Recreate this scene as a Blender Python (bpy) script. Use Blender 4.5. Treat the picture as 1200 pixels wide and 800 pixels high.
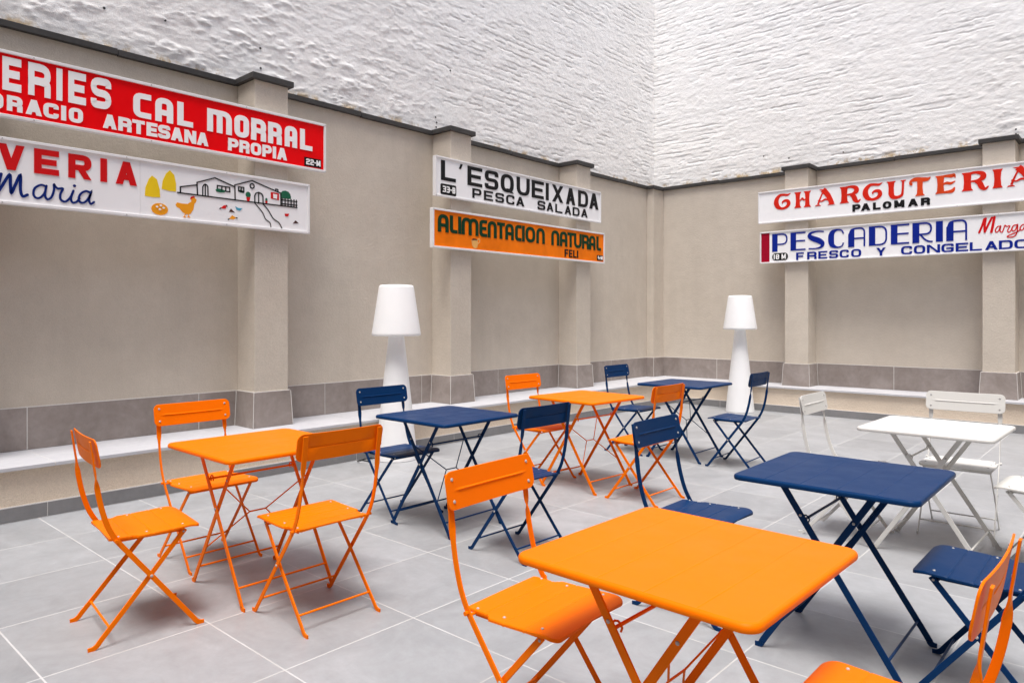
import bpy, bmesh, math, random
import numpy as np
from mathutils import Vector, Matrix
from mathutils.geometry import tessellate_polygon

random.seed(7)
R = math.radians
for o in list(bpy.data.objects):
    bpy.data.objects.remove(o, do_unlink=True)
S = bpy.context.scene
COL = S.collection

# ------------------------------------------------------------------ camera
cam = bpy.data.cameras.new('camera')
cam.sensor_width = 36.0
cam.lens = 838.0 / 1200.0 * 36.0
cam.shift_y = -29.0 / 1200.0
cam.clip_start = 0.05
cam.clip_end = 500
camo = bpy.data.objects.new('camera', cam)
COL.objects.link(camo)
camo.location = (0, 0, 1.40)
camo.rotation_euler = (R(90), 0, math.atan2(750, 838))
S.camera = camo

# ------------------------------------------------------------------ daylight
SUN_EL, SUN_AZ = 72.0, 150.0          # azimuth measured clockwise from +Y
w = bpy.data.worlds.new('World')
S.world = w
w.use_nodes = True
nt = w.node_tree
bg = nt.nodes['Background']
sky = nt.nodes.new('ShaderNodeTexSky')
sky.sky_type = 'NISHITA'
sky.sun_disc = False
sky.sun_elevation = R(SUN_EL)
sky.sun_rotation = R(SUN_AZ)
sky.air_density = 1.0
sky.dust_density = 3.0
sky.ozone_density = 0.6
nt.links.new(sky.outputs[0], bg.inputs[0])
bg.inputs[1].default_value = 0.09
sl = bpy.data.lights.new('sun', 'SUN')
sl.energy = 1.5
sl.angle = R(24)
sl.color = (1.0, 0.985, 0.965)
so = bpy.data.objects.new('sun', sl)
COL.objects.link(so)
d = Vector((math.sin(R(SUN_AZ)) * math.cos(R(SUN_EL)), math.cos(R(SUN_AZ)) * math.cos(R(SUN_EL)), math.sin(R(SUN_EL))))
so.rotation_euler = d.to_track_quat('Z', 'Y').to_euler()
S.view_settings.view_transform = 'Standard'
S.view_settings.look = 'None'
S.view_settings.exposure = 1.40
S.view_settings.gamma = 1
S.render.engine = 'CYCLES'
S.cycles.max_bounces = 10
S.cycles.diffuse_bounces = 6

# ------------------------------------------------------------------ materials
class NT:
    def __init__(s, name):
        s.m = bpy.data.materials.new(name)
        s.m.use_nodes = True
        s.t = s.m.node_tree
        s.b = s.t.nodes['Principled BSDF']
        s.tc = s.t.nodes.new('ShaderNodeTexCoord')
    def n(s, k, **kw):
        x = s.t.nodes.new(k)
        for a, v in kw.items():
            setattr(x, a, v)
        return x
    def l(s, a, b):
        s.t.links.new(a, b)
    def math(s, op, a, b=None, clamp=False):
        x = s.n('ShaderNodeMath', operation=op, use_clamp=clamp)
        for i, v in enumerate((a, b)):
            if v is None: continue
            if isinstance(v, (int, float)): x.inputs[i].default_value = v
            else: s.l(v, x.inputs[i])
        return x.outputs[0]
    def noise(s, scale, detail=4, rough=0.6, vec=None, dist=0.0):
        x = s.n('ShaderNodeTexNoise')
        x.inputs['Scale'].default_value = scale
        x.inputs['Detail'].default_value = detail
        x.inputs['Roughness'].default_value = rough
        x.inputs['Distortion'].default_value = dist
        s.l(vec if vec is not None else s.tc.outputs['Object'], x.inputs['Vector'])
        return x.outputs['Fac']
    def maprange(s, v, a, b, c, d2):
        x = s.n('ShaderNodeMapRange')
        s.l(v, x.inputs[0])
        for i, q in enumerate((a, b, c, d2)):
            x.inputs[i + 1].default_value = q
        return x.outputs[0]
    def mix(s, f, a, b, blend='MIX'):
        x = s.n('ShaderNodeMix', data_type='RGBA', blend_type=blend)
        if isinstance(f, (int, float)): x.inputs[0].default_value = f
        else: s.l(f, x.inputs[0])
        for i, v in ((6, a), (7, b)):
            if isinstance(v, tuple): x.inputs[i].default_value = (*v, 1)
            else: s.l(v, x.inputs[i])
        return x.outputs[2]
    def bump(s, h, strength, dist):
        x = s.n('ShaderNodeBump')
        x.inputs['Strength'].default_value = strength
        x.inputs['Distance'].default_value = dist
        s.l(h, x.inputs['Height'])
        s.l(x.outputs[0], s.b.inputs['Normal'])

def c3(c, k): return tuple(min(1, v * k) for v in c)

def paint(name, c, rough=0.42, var=0.04, peel=0.02, spec=0.28):
    t = NT(name)
    v = t.maprange(t.noise(3, 3), 0.3, 0.7, 0, 1)
    t.l(t.mix(v, c3(c, 1 - var), c3(c, 1 + var)), t.b.inputs['Base Color'])
    t.l(t.maprange(t.noise(7, 5), 0.3, 0.7, rough - 0.05, rough + 0.06), t.b.inputs['Roughness'])
    t.b.inputs['Specular IOR Level'].default_value = spec
    t.bump(t.noise(420, 2), peel, 0.0006)
    return t.m

def plaster(name, c, c2, fine=0.5, scale=1.0):
    t = NT(name)
    big = t.maprange(t.noise(0.9 * scale, 6, 0.65), 0.32, 0.68, 0, 1)
    mid = t.maprange(t.noise(4 * scale, 8, 0.75), 0.3, 0.7, 0, 1)
    col = t.mix(big, c, c2)
    col = t.mix(t.math('MULTIPLY', mid, 0.55), col, c3(c, 0.86))
    mp = t.n('ShaderNodeMapping'); mp.inputs['Scale'].default_value = (5, 5, 0.45)
    t.l(t.tc.outputs['Object'], mp.inputs['Vector'])
    streak = t.maprange(t.noise(1.0, 6, 0.65, vec=mp.outputs[0]), 0.50, 0.74, 0, 0.20)
    col = t.mix(streak, col, c3(c, 0.74))
    grain = t.maprange(t.noise(140 * scale, 3, 0.7), 0.25, 0.75, 0.86, 1.12)
    g = t.n('ShaderNodeMix', data_type='RGBA', blend_type='MULTIPLY'); g.inputs[0].default_value = 1
    t.l(col, g.inputs[6]); t.l(grain, g.inputs[7])
    t.l(g.outputs[2], t.b.inputs['Base Color'])
    t.b.inputs['Roughness'].default_value = 0.92
    t.b.inputs['Specular IOR Level'].default_value = 0.2
    h = t.math('ADD', t.math('MULTIPLY', t.noise(45 * scale, 5, 0.75), 1.0), t.math('MULTIPLY', t.noise(7 * scale, 3), 0.8))
    t.bump(h, fine, 0.01)
    return t.m

def porcelain(name, c, c2, rough=0.45, contrast=1.0):
    t = NT(name)
    a = t.maprange(t.noise(2.3, 7, 0.68, dist=0.6), 0.33, 0.67, 0, 1)
    b = t.maprange(t.noise(14, 6, 0.7), 0.3, 0.7, 0, 1)
    col = t.mix(a, c, c2)
    col = t.mix(t.math('MULTIPLY', b, 0.4 * contrast), col, c3(c, 0.75))
    t.l(col, t.b.inputs['Base Color'])
    t.l(t.maprange(b, 0, 1, rough - 0.06, rough + 0.1), t.b.inputs['Roughness'])
    t.bump(t.noise(60, 4), 0.08, 0.003)
    return t.m

def floor_material():
    t = NT('floor_tiles')
    sp = t.n('ShaderNodeSeparateXYZ'); t.l(t.tc.outputs['Object'], sp.inputs[0])
    TX, TY = 0.647, 0.6625
    u = t.math('DIVIDE', t.math('ADD', sp.outputs[0], 3.21), TX)
    v = t.math('DIVIDE', t.math('SUBTRACT', sp.outputs[1], 0.85), TY)
    def edge(q, size):
        f = t.math('FRACT', q)
        e = t.math('MINIMUM', f, t.math('SUBTRACT', 1.0, f))
        return t.math('MULTIPLY', e, size)
    dist = t.math('MINIMUM', edge(u, TX), edge(v, TY))
    grout = t.maprange(dist, 0.0030, 0.0046, 1, 0)
    iu, iv = t.math('FLOOR', u), t.math('FLOOR', v)
    cb = t.n('ShaderNodeCombineXYZ'); t.l(iu, cb.inputs[0]); t.l(iv, cb.inputs[1])
    wn = t.n('ShaderNodeTexWhiteNoise', noise_dimensions='3D'); t.l(cb.outputs[0], wn.inputs['Vector'])
    # cloud pattern is shifted from tile to tile
    off = t.n('ShaderNodeVectorMath', operation='MULTIPLY_ADD')
    t.l(wn.outputs['Color'], off.inputs[0]); off.inputs[1].default_value = (7, 7, 7)
    t.l(t.tc.outputs['Object'], off.inputs[2])
    a = t.maprange(t.noise(2.6, 7, 0.7, vec=off.outputs[0], dist=0.8), 0.32, 0.68, 0, 1)
    b = t.maprange(t.noise(17, 6, 0.72, vec=off.outputs[0]), 0.3, 0.7, 0, 1)
    col = t.mix(a, (0.275, 0.284, 0.295), (0.368, 0.378, 0.392))
    col = t.mix(t.math('MULTIPLY', b, 0.35), col, (0.235, 0.225, 0.225))
    tone = t.maprange(wn.outputs['Value'], 0, 1, 0.91, 1.07)
    m = t.n('ShaderNodeMix', data_type='RGBA', blend_type='MULTIPLY'); m.inputs[0].default_value = 1
    t.l(col, m.inputs[6]); t.l(tone, m.inputs[7])
    dirt = t.maprange(t.noise(3.1, 4), 0.4, 0.7, 0, 1)
    gcol = t.mix(dirt, (0.49, 0.49, 0.485), (0.40, 0.39, 0.37))
    stain = t.maprange(t.noise(0.8, 7, 0.72), 0.54, 0.70, 0, 0.45)
    sg2 = t.n('ShaderNodeMix', data_type='RGBA', blend_type='MULTIPLY'); t.l(stain, sg2.inputs[0])
    t.l(m.outputs[2], sg2.inputs[6]); sg2.inputs[7].default_value = (0.80, 0.77, 0.74, 1)
    m = sg2
    t.l(t.mix(grout, m.outputs[2], gcol), t.b.inputs['Base Color'])
    t.l(t.maprange(grout, 0, 1, 0.42, 0.9), t.b.inputs['Roughness'])
    h = t.math('ADD', t.math('MULTIPLY', grout, -1.0), t.math('MULTIPLY', t.noise(50, 4), 0.12))
    t.bump(h, 0.35, 0.002)
    return t.m

def whitewash():
    t = NT('white_painted_brick')
    a = t.maprange(t.noise(1.1, 7, 0.7), 0.35, 0.7, 0, 1)
    b = t.maprange(t.noise(9, 7, 0.75), 0.45, 0.75, 0, 1)
    col = t.mix(a, (0.89, 0.88, 0.86), (0.86, 0.84, 0.81))
    col = t.mix(t.math('MULTIPLY', b, 0.35), col, (0.74, 0.70, 0.66))
    # ochre stains of old foam and rust along the foot of the wall, above the coping
    sp = t.n('ShaderNodeSeparateXYZ'); t.l(t.tc.outputs['Object'], sp.inputs[0])
    low = t.maprange(sp.outputs[2], 3.69, 3.76, 1, 0)
    spot = t.maprange(t.noise(3.5, 6, 0.75), 0.50, 0.58, 0, 1)
    col = t.mix(t.math('MULTIPLY', t.math('MULTIPLY', low, spot), 0.8), col, (0.50, 0.33, 0.12))
    red = t.maprange(t.noise(3.7, 5, 0.8), 0.70, 0.74, 0, 0.35)
    col = t.mix(red, col, (0.55, 0.36, 0.27))
    t.l(col, t.b.inputs['Base Color'])
    t.b.inputs['Roughness'].default_value = 0.8
    t.b.inputs['Specular IOR Level'].default_value = 0.25
    h = t.math('ADD', t.noise(42, 8, 0.8), t.math('MULTIPLY', t.noise(120, 4, 0.7), 0.35))
    t.bump(h, 0.7, 0.010)
    return t.m

M = {
    'orange': paint('orange_powder_coat', (0.88, 0.172, 0.001), 0.40, 0.015, spec=0.06),
    'navy': paint('navy_powder_coat', (0.003, 0.029, 0.102), 0.36, 0.02, spec=0.07),
    'white': paint('cream_powder_coat', (0.63, 0.62, 0.59), 0.45, 0.015),
    'rivet': paint('rivet_metal', (0.42, 0.41, 0.40), 0.25, 0.05),
    'floor': floor_material(),
    'render': plaster('beige_render', (0.565, 0.50, 0.42), (0.63, 0.565, 0.48)),
    'rough': plaster('rough_bench_render', (0.80, 0.685, 0.55), (0.70, 0.575, 0.45), 0.9),
    'plinth': porcelain('grey_plinth_tile', (0.235, 0.197, 0.176), (0.37, 0.323, 0.298)),
    'skirt': porcelain('grey_skirting_tile', (0.20, 0.197, 0.20), (0.25, 0.248, 0.25)),
    'benchtop': porcelain('pale_bench_tile', (0.50, 0.50, 0.525), (0.58, 0.58, 0.60), 0.4, 0.5),
    'grout': plaster('white_grout', (0.72, 0.70, 0.67), (0.64, 0.61, 0.57), 0.2),
    'coping': paint('dark_coping', (0.050, 0.047, 0.045), 0.55, 0.25, 0.2),
    'brick': whitewash(),
    'alu': paint('pale_aluminium_frame', (0.76, 0.75, 0.75), 0.45, 0.05),
    'signbody': paint('sign_box_metal', (0.62, 0.61, 0.60), 0.5, 0.05),
    's_red': paint('sign_red', (0.86, 0.001, 0.004), 0.42, 0.05, spec=0.10),
    's_white': paint('sign_white', (0.86, 0.855, 0.86), 0.38, 0.02, spec=0.10),
    's_orange': paint('sign_orange', (0.90, 0.19, 0.003), 0.42, 0.14, spec=0.10),
    'l_white': paint('letter_white', (0.90, 0.89, 0.88), 0.4, 0.03, spec=0.10),
    'l_black': paint('letter_black', (0.012, 0.012, 0.013), 0.4, 0.1, spec=0.10),
    'l_red': paint('letter_red', (0.62, 0.010, 0.012), 0.4, 0.06, spec=0.10),
    'l_ruby': paint('letter_scarlet', (0.64, 0.022, 0.010), 0.4, 0.12, spec=0.10),
    'l_rust': paint('letter_faded_scarlet', (0.66, 0.065, 0.016), 0.4, 0.12, spec=0.10),
    'l_navy': paint('letter_navy', (0.006, 0.022, 0.16), 0.4, 0.06, spec=0.10),
    'l_blue': paint('letter_blue', (0.006, 0.020, 0.24), 0.4, 0.06, spec=0.10),
    'l_green': paint('letter_dark_green', (0.004, 0.042, 0.017), 0.4, 0.1, spec=0.10),
    'p_green': paint('picture_green', (0.012, 0.12, 0.06), 0.4, 0.06),
    'p_yellow': paint('picture_yellow', (0.85, 0.58, 0.01), 0.4, 0.05),
    'p_orange': paint('picture_orange', (0.85, 0.33, 0.01), 0.4, 0.05),
    'p_brown': paint('picture_brown', (0.07, 0.02, 0.014), 0.4, 0.05),
    'p_cyan': paint('picture_cyan', (0.05, 0.33, 0.47), 0.4, 0.05),
    'p_peach': paint('picture_peach', (0.78, 0.42, 0.12), 0.4, 0.1),
    'crimson': paint('sign_crimson', (0.33, 0.004, 0.022), 0.42, 0.05, spec=0.10),
    'cable': paint('black_rubber', (0.015, 0.015, 0.016), 0.5, 0.1),
}
def lamp_plastic():
    t = NT('white_lamp_plastic')
    v = t.maprange(t.noise(4, 4), 0.3, 0.7, 0, 1)
    t.l(t.mix(v, (0.74, 0.74, 0.745), (0.77, 0.77, 0.77)), t.b.inputs['Base Color'])
    t.b.inputs['Roughness'].default_value = 0.45
    t.b.inputs['Emission Color'].default_value = (1, 0.98, 0.97, 1)      # the lamps are faintly lit
    t.b.inputs['Emission Strength'].default_value = 0.03
    t.b.inputs['Subsurface Weight'].default_value = 0.4
    t.b.inputs['Subsurface Radius'].default_value = (0.06, 0.06, 0.06)
    t.bump(t.noise(160, 2), 0.04, 0.001)
    return t.m
M['lamp'] = lamp_plastic()

# ------------------------------------------------------------------ mesh helpers
def obj(name, bm, mat, parent=None, smooth=False):
    bmesh.ops.recalc_face_normals(bm, faces=bm.faces[:])
    me = bpy.data.meshes.new(name)
    bm.to_mesh(me); bm.free()
    for m in (mat if isinstance(mat, (list, tuple)) else [mat]):
        me.materials.append(M[m] if isinstance(m, str) else m)
    if smooth:
        me.polygons.foreach_set('use_smooth', [True] * len(me.polygons))
        me.set_sharp_from_angle(angle=R(38))
    o = bpy.data.objects.new(name, me)
    COL.objects.link(o)
    if parent: o.parent = parent
    return o

def thing(name, label, cat, loc=(0, 0, 0), rz=0, group=None):
    o = bpy.data.objects.new(name, None)
    o.empty_display_size = 0.1
    COL.objects.link(o)
    o.location = loc
    o.rotation_euler = (0, 0, rz)
    tag(o, label, cat, group)
    return o

def tag(o, label, cat, group=None):
    o['label'] = label; o['category'] = cat
    if group: o['group'] = group

def box(bm, x0, x1, y0, y1, z0, z1, bev=0.0):
    r = bmesh.ops.create_cube(bm, size=1)
    vs = r['verts']
    for v in vs:
        v.co = Vector(((x0 + x1) / 2 + v.co.x * (x1 - x0), (y0 + y1) / 2 + v.co.y * (y1 - y0), (z0 + z1) / 2 + v.co.z * (z1 - z0)))
    if bev:
        es = list({e for v in vs for e in v.link_edges})
        bmesh.ops.bevel(bm, geom=es, offset=bev, segments=2, affect='EDGES', profile=0.5)

def sweep(bm, pts, wides, w, t, caps=True):
    """flat bar: pts 3D, wides = direction of the wide side at each point, w width(s), t thickness"""
    n = len(pts)
    rings = []
    for i in range(n):
        a = pts[max(0, i - 1)]; b = pts[min(n - 1, i + 1)]
        tan = (b - a).normalized()
        wd = wides[i] - tan * wides[i].dot(tan)
        wd.normalize()
        nn = tan.cross(wd)
        ww = (w[i] if isinstance(w, (list, tuple)) else w) / 2
        tt = (t[i] if isinstance(t, (list, tuple)) else t) / 2
        c = min(tt, ww) * 0.45
        ring = [(ww - c, tt), (-ww + c, tt), (-ww, tt - c), (-ww, -tt + c), (-ww + c, -tt), (ww - c, -tt), (ww, -tt + c), (ww, tt - c)]
        rings.append([bm.verts.new(pts[i] + wd * p + nn * q) for p, q in ring])
    for i in range(n - 1):
        for k in range(8):
            bm.faces.new((rings[i][k], rings[i][(k + 1) % 8], rings[i + 1][(k + 1) % 8], rings[i + 1][k]))
    bm.faces.new(rings[0]); bm.faces.new(rings[-1][::-1])

def rod(bm, a, b, r, seg=8):
    a, b = Vector(a), Vector(b)
    tan = (b - a).normalized()
    u = tan.orthogonal().normalized(); v = tan.cross(u)
    A, B = [], []
    for k in range(seg):
        q = 2 * math.pi * k / seg
        dd = (u * math.cos(q) + v * math.sin(q)) * r
        A.append(bm.verts.new(a + dd)); B.append(bm.verts.new(b + dd))
    for k in range(seg):
        bm.faces.new((A[k], A[(k + 1) % seg], B[(k + 1) % seg], B[k]))
    bm.faces.new(A); bm.faces.new(B[::-1])

def tube(bm, pts, r, seg=8):
    rings = []
    n = len(pts)
    up = None
    for i in range(n):
        tan = (pts[min(n - 1, i + 1)] - pts[max(0, i - 1)]).normalized()
        u = (up - tan * up.dot(tan)).normalized() if up else tan.orthogonal().normalized()
        up = u
        v = tan.cross(u)
        rings.append([bm.verts.new(pts[i] + (u * math.cos(2 * math.pi * k / seg) + v * math.sin(2 * math.pi * k / seg)) * r) for k in range(seg)])
    for i in range(n - 1):
        for k in range(seg):
            bm.faces.new((rings[i][k], rings[i][(k + 1) % seg], rings[i + 1][(k + 1) % seg], rings[i + 1][k]))
    bm.faces.new(rings[0]); bm.faces.new(rings[-1][::-1])

def rivet(bm, p, nrm, r=0.0058, mi=1):
    nrm = Vector(nrm).normalized()
    u = nrm.orthogonal().normalized(); v = nrm.cross(u)
    p = Vector(p)
    prev = None
    for rr, hh in ((r, -0.001), (r, 0.0012), (r * 0.65, 0.0032)):
        ring = [bm.verts.new(p + (u * math.cos(2 * math.pi * k / 8) + v * math.sin(2 * math.pi * k / 8)) * rr + nrm * hh) for k in range(8)]
        if prev:
            for k in range(8):
                f = bm.faces.new((prev[k], prev[(k + 1) % 8], ring[(k + 1) % 8], ring[k])); f.material_index = mi
        prev = ring
    f = bm.faces.new(prev); f.material_index = mi

def lathe(bm, prof, seg=48, cx=0, cy=0):
    rings = [[bm.verts.new((cx + r * math.cos(2 * math.pi * k / seg), cy + r * math.sin(2 * math.pi * k / seg), z)) for k in range(seg)] for r, z in prof]
    for i in range(len(rings) - 1):
        for k in range(seg):
            bm.faces.new((rings[i][k], rings[i][(k + 1) % seg], rings[i + 1][(k + 1) % seg], rings[i + 1][k]))
    bm.faces.new(rings[0]); bm.faces.new(rings[-1][::-1])

def catmull(P, n=6, closed=False):
    out = []
    N = len(P)
    rng = range(N) if closed else range(N - 1)
    for i in rng:
        if closed: p = [P[(i + k - 1) % N] for k in range(4)]
        else: p = [P[max(0, i - 1)], P[i], P[i + 1], P[min(N - 1, i + 2)]]
        for k in range(n):
            s = k / n
            out.append(tuple(0.5 * (2 * b + (c - a) * s + (2 * a - 5 * b + 4 * c - e) * s * s + (3 * b - a - 3 * c + e) * s ** 3) for a, b, c, e in zip(*p)))
    if not closed: out.append(tuple(P[-1]))
    return out

def dup(o, parent=None):
    c = o.copy()
    COL.objects.link(c)
    c.parent = parent
    for ch in list(o.children):
        dup(ch, c)
    return c

# ------------------------------------------------------------------ floor
bm = bmesh.new()
vs = [bm.verts.new(p) for p in ((-6.7, -5.3, 0), (5.3, -5.3, 0), (5.3, 11.3, 0), (-6.7, 11.3, 0))]
bm.faces.new(vs)
fl = obj('floor', bm, 'floor')
fl['kind'] = 'structure'
fl['label'] = 'pale grey square porcelain floor tiles with white grout lines'

# ------------------------------------------------------------------ rendered court walls
WX, WY = -6.45, 11.0         # wall faces
PX, PY = -6.125, 10.665      # pillar faces
BH = 0.3786                  # bench top
ZT = 0.703                   # top of tiled plinth
CT = 3.63                    # coping top
YS, XE = -5.0, 5.0           # where the court walls stop
YF, XF = -2.4, 2.6           # finely modelled stretch of the brick walls
LP = [(-1.60, -1.265), (0.852, 1.187), (3.310, 3.648), (5.766, 6.104), (8.230, 8.566)]   # pillars of the left wall (y ranges)
BP = [(-4.082, -3.742), (-1.592, -1.252), (0.90, 1.24)]                                   # pillars of the back wall (x ranges)

class Frame:
    """maps (along the wall, outwards from the wall face, up) to the scene"""
    def __init__(s, side): s.side = side
    def p(s, u, n, z):
        return (WX + n, u, z) if s.side == 'L' else (u, WY - n, z)
    def box(s, bm, u0, u1, n0, n1, z0, z1, bev=0.0):
        a, b = s.p(u0, n0, z0), s.p(u1, n1, z1)
        box(bm, min(a[0], b[0]), max(a[0], b[0]), min(a[1], b[1]), max(a[1], b[1]), z0, z1, bev)

def tile_run(bm, fr, u0, u1, joints, n0, n1, z0, z1, gap=0.0035):
    cuts = [u0] + [j for j in joints if u0 + 0.03 < j < u1 - 0.03] + [u1]
    for a, b in zip(cuts, cuts[1:]):
        fr.box(bm, a + gap, b - gap, n0, n1, z0 + 0.002, z1, 0.0015)

JL = [1.610 + 1.3275 * k for k in range(-4, 8)]
JB = [-5.323 + 1.3195 * k for k in range(-1, 8)]

def court_wall(side, pillars, u0, u1, joints, label):
    fr = Frame(side)
    t = thing('rendered_wall', label, 'wall', fr.p(u0, 0, 0))
    inv = Matrix.Translation(-Vector(t.location))
    def add(name, bm, mat, parent, smooth=False):
        o = obj(name, bm, mat, parent, smooth)
        if parent is t: o.matrix_parent_inverse = inv
        return o
    bm = bmesh.new(); fr.box(bm, u0, u1, -0.17, 0, 0, CT - 0.05); add('render_face', bm, 'render', t)
    # tile strip above the bench, white grout behind it
    segs, a = [], u0
    for p0, p1 in pillars:
        segs.append((a, p0 - 0.02)); a = p1 + 0.02
    segs.append((a, u1))
    bm = bmesh.new()
    for p, q in segs: tile_run(bm, fr, p, q, joints, 0.001, 0.012, BH, ZT)
    pl = add('tile_plinth', bm, 'plinth', t)
    bm = bmesh.new()
    for p, q in segs: fr.box(bm, p, q, 0.0005, 0.0095, BH + 0.001, ZT + 0.007)
    obj('grout', bm, 'grout', pl)
    # coping, in lengths with fine butt joints
    bm = bmesh.new()
    for p, q in segs:
        n = max(1, round((q - p) / 1.25))
        for k in range(n):
            a0, b0 = p + (q - p) * k / n, p + (q - p) * (k + 1) / n
            dz = random.uniform(-0.007, 0.006)
            fr.box(bm, a0 + 0.002, b0 - 0.002, -0.20, 0.042, CT - 0.052 + dz, CT + dz, 0.004)
    add('coping', bm, 'coping', t)
    for p0, p1 in pillars:
        prot = (PX - WX) if side == 'L' else (WY - PY)
        bm = bmesh.new(); fr.box(bm, p0, p1, 0.0, prot, ZT + 0.004, CT - 0.055, 0.004)
        ps = add('pillar', bm, 'render', t)
        # flared tile base
        bm = bmesh.new()
        g = 0.018
        for z0, z1 in ((BH + 0.002, ZT),):
            def ring(e, z): return [bm.verts.new(fr.p(*q, z)) for q in ((p0 - e, 0.0), (p1 + e, 0.0), (p1 + e, prot + e), (p0 - e, prot + e))]
            A, B = ring(0.032, z0), ring(0.016, z1)
            for k in range(4): bm.faces.new((A[k], A[(k + 1) % 4], B[(k + 1) % 4], B[k]))
            bm.faces.new(A); bm.faces.new(B[::-1])
        obj('tile_base', bm, 'plinth', ps)
        bm = bmesh.new()
        fr.box(bm, p0 - 0.013, p1 + 0.013, 0.0, prot + 0.013, ZT - 0.001, ZT + 0.006)
        for uu, sg in ((p0, -1), (p1, 1)):      # white joint down each arris of the base and where it meets the wall
            for n0, n1, e0, e1 in ((prot + 0.0, prot + 0.0, 0.0, 0.0), (0.0, 0.0, 0.0, 0.0)):
                pts = [Vector(fr.p(uu + sg * 0.0335, n0 + (0.0335 if n0 > 0 else 0.014), BH + 0.003)), Vector(fr.p(uu + sg * 0.0175, n0 + (0.0175 if n0 > 0 else 0.014), ZT))]
                rod(bm, pts[0], pts[1], 0.003, 6)
        obj('grout', bm, 'grout', ps)
        bm = bmesh.new(); fr.box(bm, p0 - 0.040, p1 + 0.040, 0.03, prot + 0.042, CT - 0.056, CT - 0.001, 0.004)
        fr.box(bm, p0 - 0.018, p1 + 0.018, -0.20, 0.031, CT - 0.054, CT - 0.003)
        obj('cap', bm, 'coping', ps)
    return t, add

wl, addL = court_wall('L', LP, YS, WY, JL, 'beige rendered wall on the left with square pillars, tile strip and dark coping')
wb, addB = court_wall('B', BP, WX + 0.0, XE, JB, 'beige rendered wall at the back with square pillars, tile strip and dark coping')
# small pilaster in the corner
bm = bmesh.new(); box(bm, WX + 0.001, -6.32, PY, WY - 0.001, ZT + 0.004, CT - 0.055, 0.004)
pil = addB('corner_pilaster', bm, 'render', wb)
bm = bmesh.new(); box(bm, WX + 0.013, -6.306, PY - 0.014, WY - 0.013, BH + 0.002, ZT, 0.002); obj('tile_base', bm, 'plinth', pil)
bm = bmesh.new(); rod(bm, (-6.3065, PY - 0.0135, BH + 0.003), (-6.3065, PY - 0.0135, ZT), 0.003, 6)
box(bm, WX + 0.012, -6.311, PY - 0.009, WY - 0.012, ZT - 0.001, ZT + 0.006); obj('grout', bm, 'grout', pil)
bm = bmesh.new(); box(bm, WX + 0.043, -6.283, PY - 0.035, WY - 0.043, CT - 0.057, CT - 0.002, 0.003); obj('cap', bm, 'coping', pil)

# ------------------------------------------------------------------ bench along both walls
BX, BY = -5.785, 10.43       # skirting faces
bt = thing('wall_bench', 'long low L-shaped bench of beige render with pale tile top, running along both walls', 'bench', (BX, BY, 0))
binv = Matrix.Translation(-Vector(bt.location))
def badd(name, bm, mat, parent, smooth=False):
    o = obj(name, bm, mat, parent, smooth)
    if parent is bt: o.matrix_parent_inverse = binv
    return o
NX, NY = BX + 0.028, BY - 0.028
bm = bmesh.new()
g = 0.0022
cuts = [YS] + [j for j in JL if YS < j < NY - 0.1] + [NY]
for a, b in zip(cuts, cuts[1:]): box(bm, WX + 0.001, NX, a + g, b - g, BH - 0.026, BH, 0.0025)
cuts = [WX + 0.001] + [j for j in JB if WX + 0.6 < j < XE] + [XE]
for a, b in zip(cuts, cuts[1:]): box(bm, a + g, b - g, NY + g, WY - 0.001, BH - 0.026, BH, 0.0025)
top = badd('bench_top', bm, 'benchtop', bt)
bm = bmesh.new()
box(bm, WX + 0.001, NX - 0.004, YS, NY, BH - 0.024, BH - 0.0018); box(bm, WX + 0.001, XE, NY + 0.004, WY - 0.001, BH - 0.024, BH - 0.0018)
obj('grout', bm, 'grout', top)
bm = bmesh.new()
box(bm, WX + 0.01, BX - 0.012, YS, BY, 0.002, BH - 0.026); box(bm, WX + 0.01, XE, BY + 0.012, WY - 0.01, 0.002, BH - 0.026)
badd('riser', bm, 'rough', bt)
bm = bmesh.new()
JS = [1.569 + 1.31 * k for k in range(-4, 8)]
cuts = [YS] + [j for j in JS if YS < j < BY - 0.05] + [BY + 0.012]
for a, b in zip(cuts, cuts[1:]): box(bm, BX - 0.010, BX, a + g, b - g, 0.004, 0.099, 0.0012)
JS2 = [-5.0 + 1.31 * k for k in range(0, 8)]
cuts = [BX] + [j for j in JS2 if BX < j < XE] + [XE]
for a, b in zip(cuts, cuts[1:]): box(bm, a + g, b - g, BY, BY + 0.010, 0.004, 0.099, 0.0012)
sk = badd('skirting', bm, 'skirt', bt)
bm = bmesh.new()
box(bm, BX - 0.0118, BX - 0.002, YS, BY + 0.0125, 0.001, 0.106); box(bm, BX - 0.0118, XE, BY + 0.002, BY + 0.0118, 0.001, 0.1055)
obj('grout', bm, 'grout', sk)

# ------------------------------------------------------------------ tall white painted brick walls behind
def vnoise(shape, cell, rs, oct=4, gain=0.55):
    """value noise on a grid, bilinear with smoothstep, a few octaves; cell = (rows, cols) per lattice cell"""
    H, Wd = shape
    out = np.zeros(shape); amp = 1.0; tot = 0
    cy, cx = cell
    for _ in range(oct):
        ny, nx = int(H / cy) + 3, int(Wd / cx) + 3
        g = rs.rand(ny, nx)
        y = np.arange(H) / cy; x = np.arange(Wd) / cx
        iy, ix = y.astype(int), x.astype(int)
        fy, fx = y - iy, x - ix
        fy = fy * fy * (3 - 2 * fy); fx = fx * fx * (3 - 2 * fx)
        a = g[iy][:, ix]; b = g[iy][:, ix + 1]; c = g[iy + 1][:, ix]; e = g[iy + 1][:, ix + 1]
        out += amp * ((a * (1 - fx) + b * fx) * (1 - fy[:, None]) + (c * (1 - fx) + e * fx) * fy[:, None])
        tot += amp; amp *= gain; cy = max(1.0, cy / 2); cx = max(1.0, cx / 2)
    return out / tot

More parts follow.
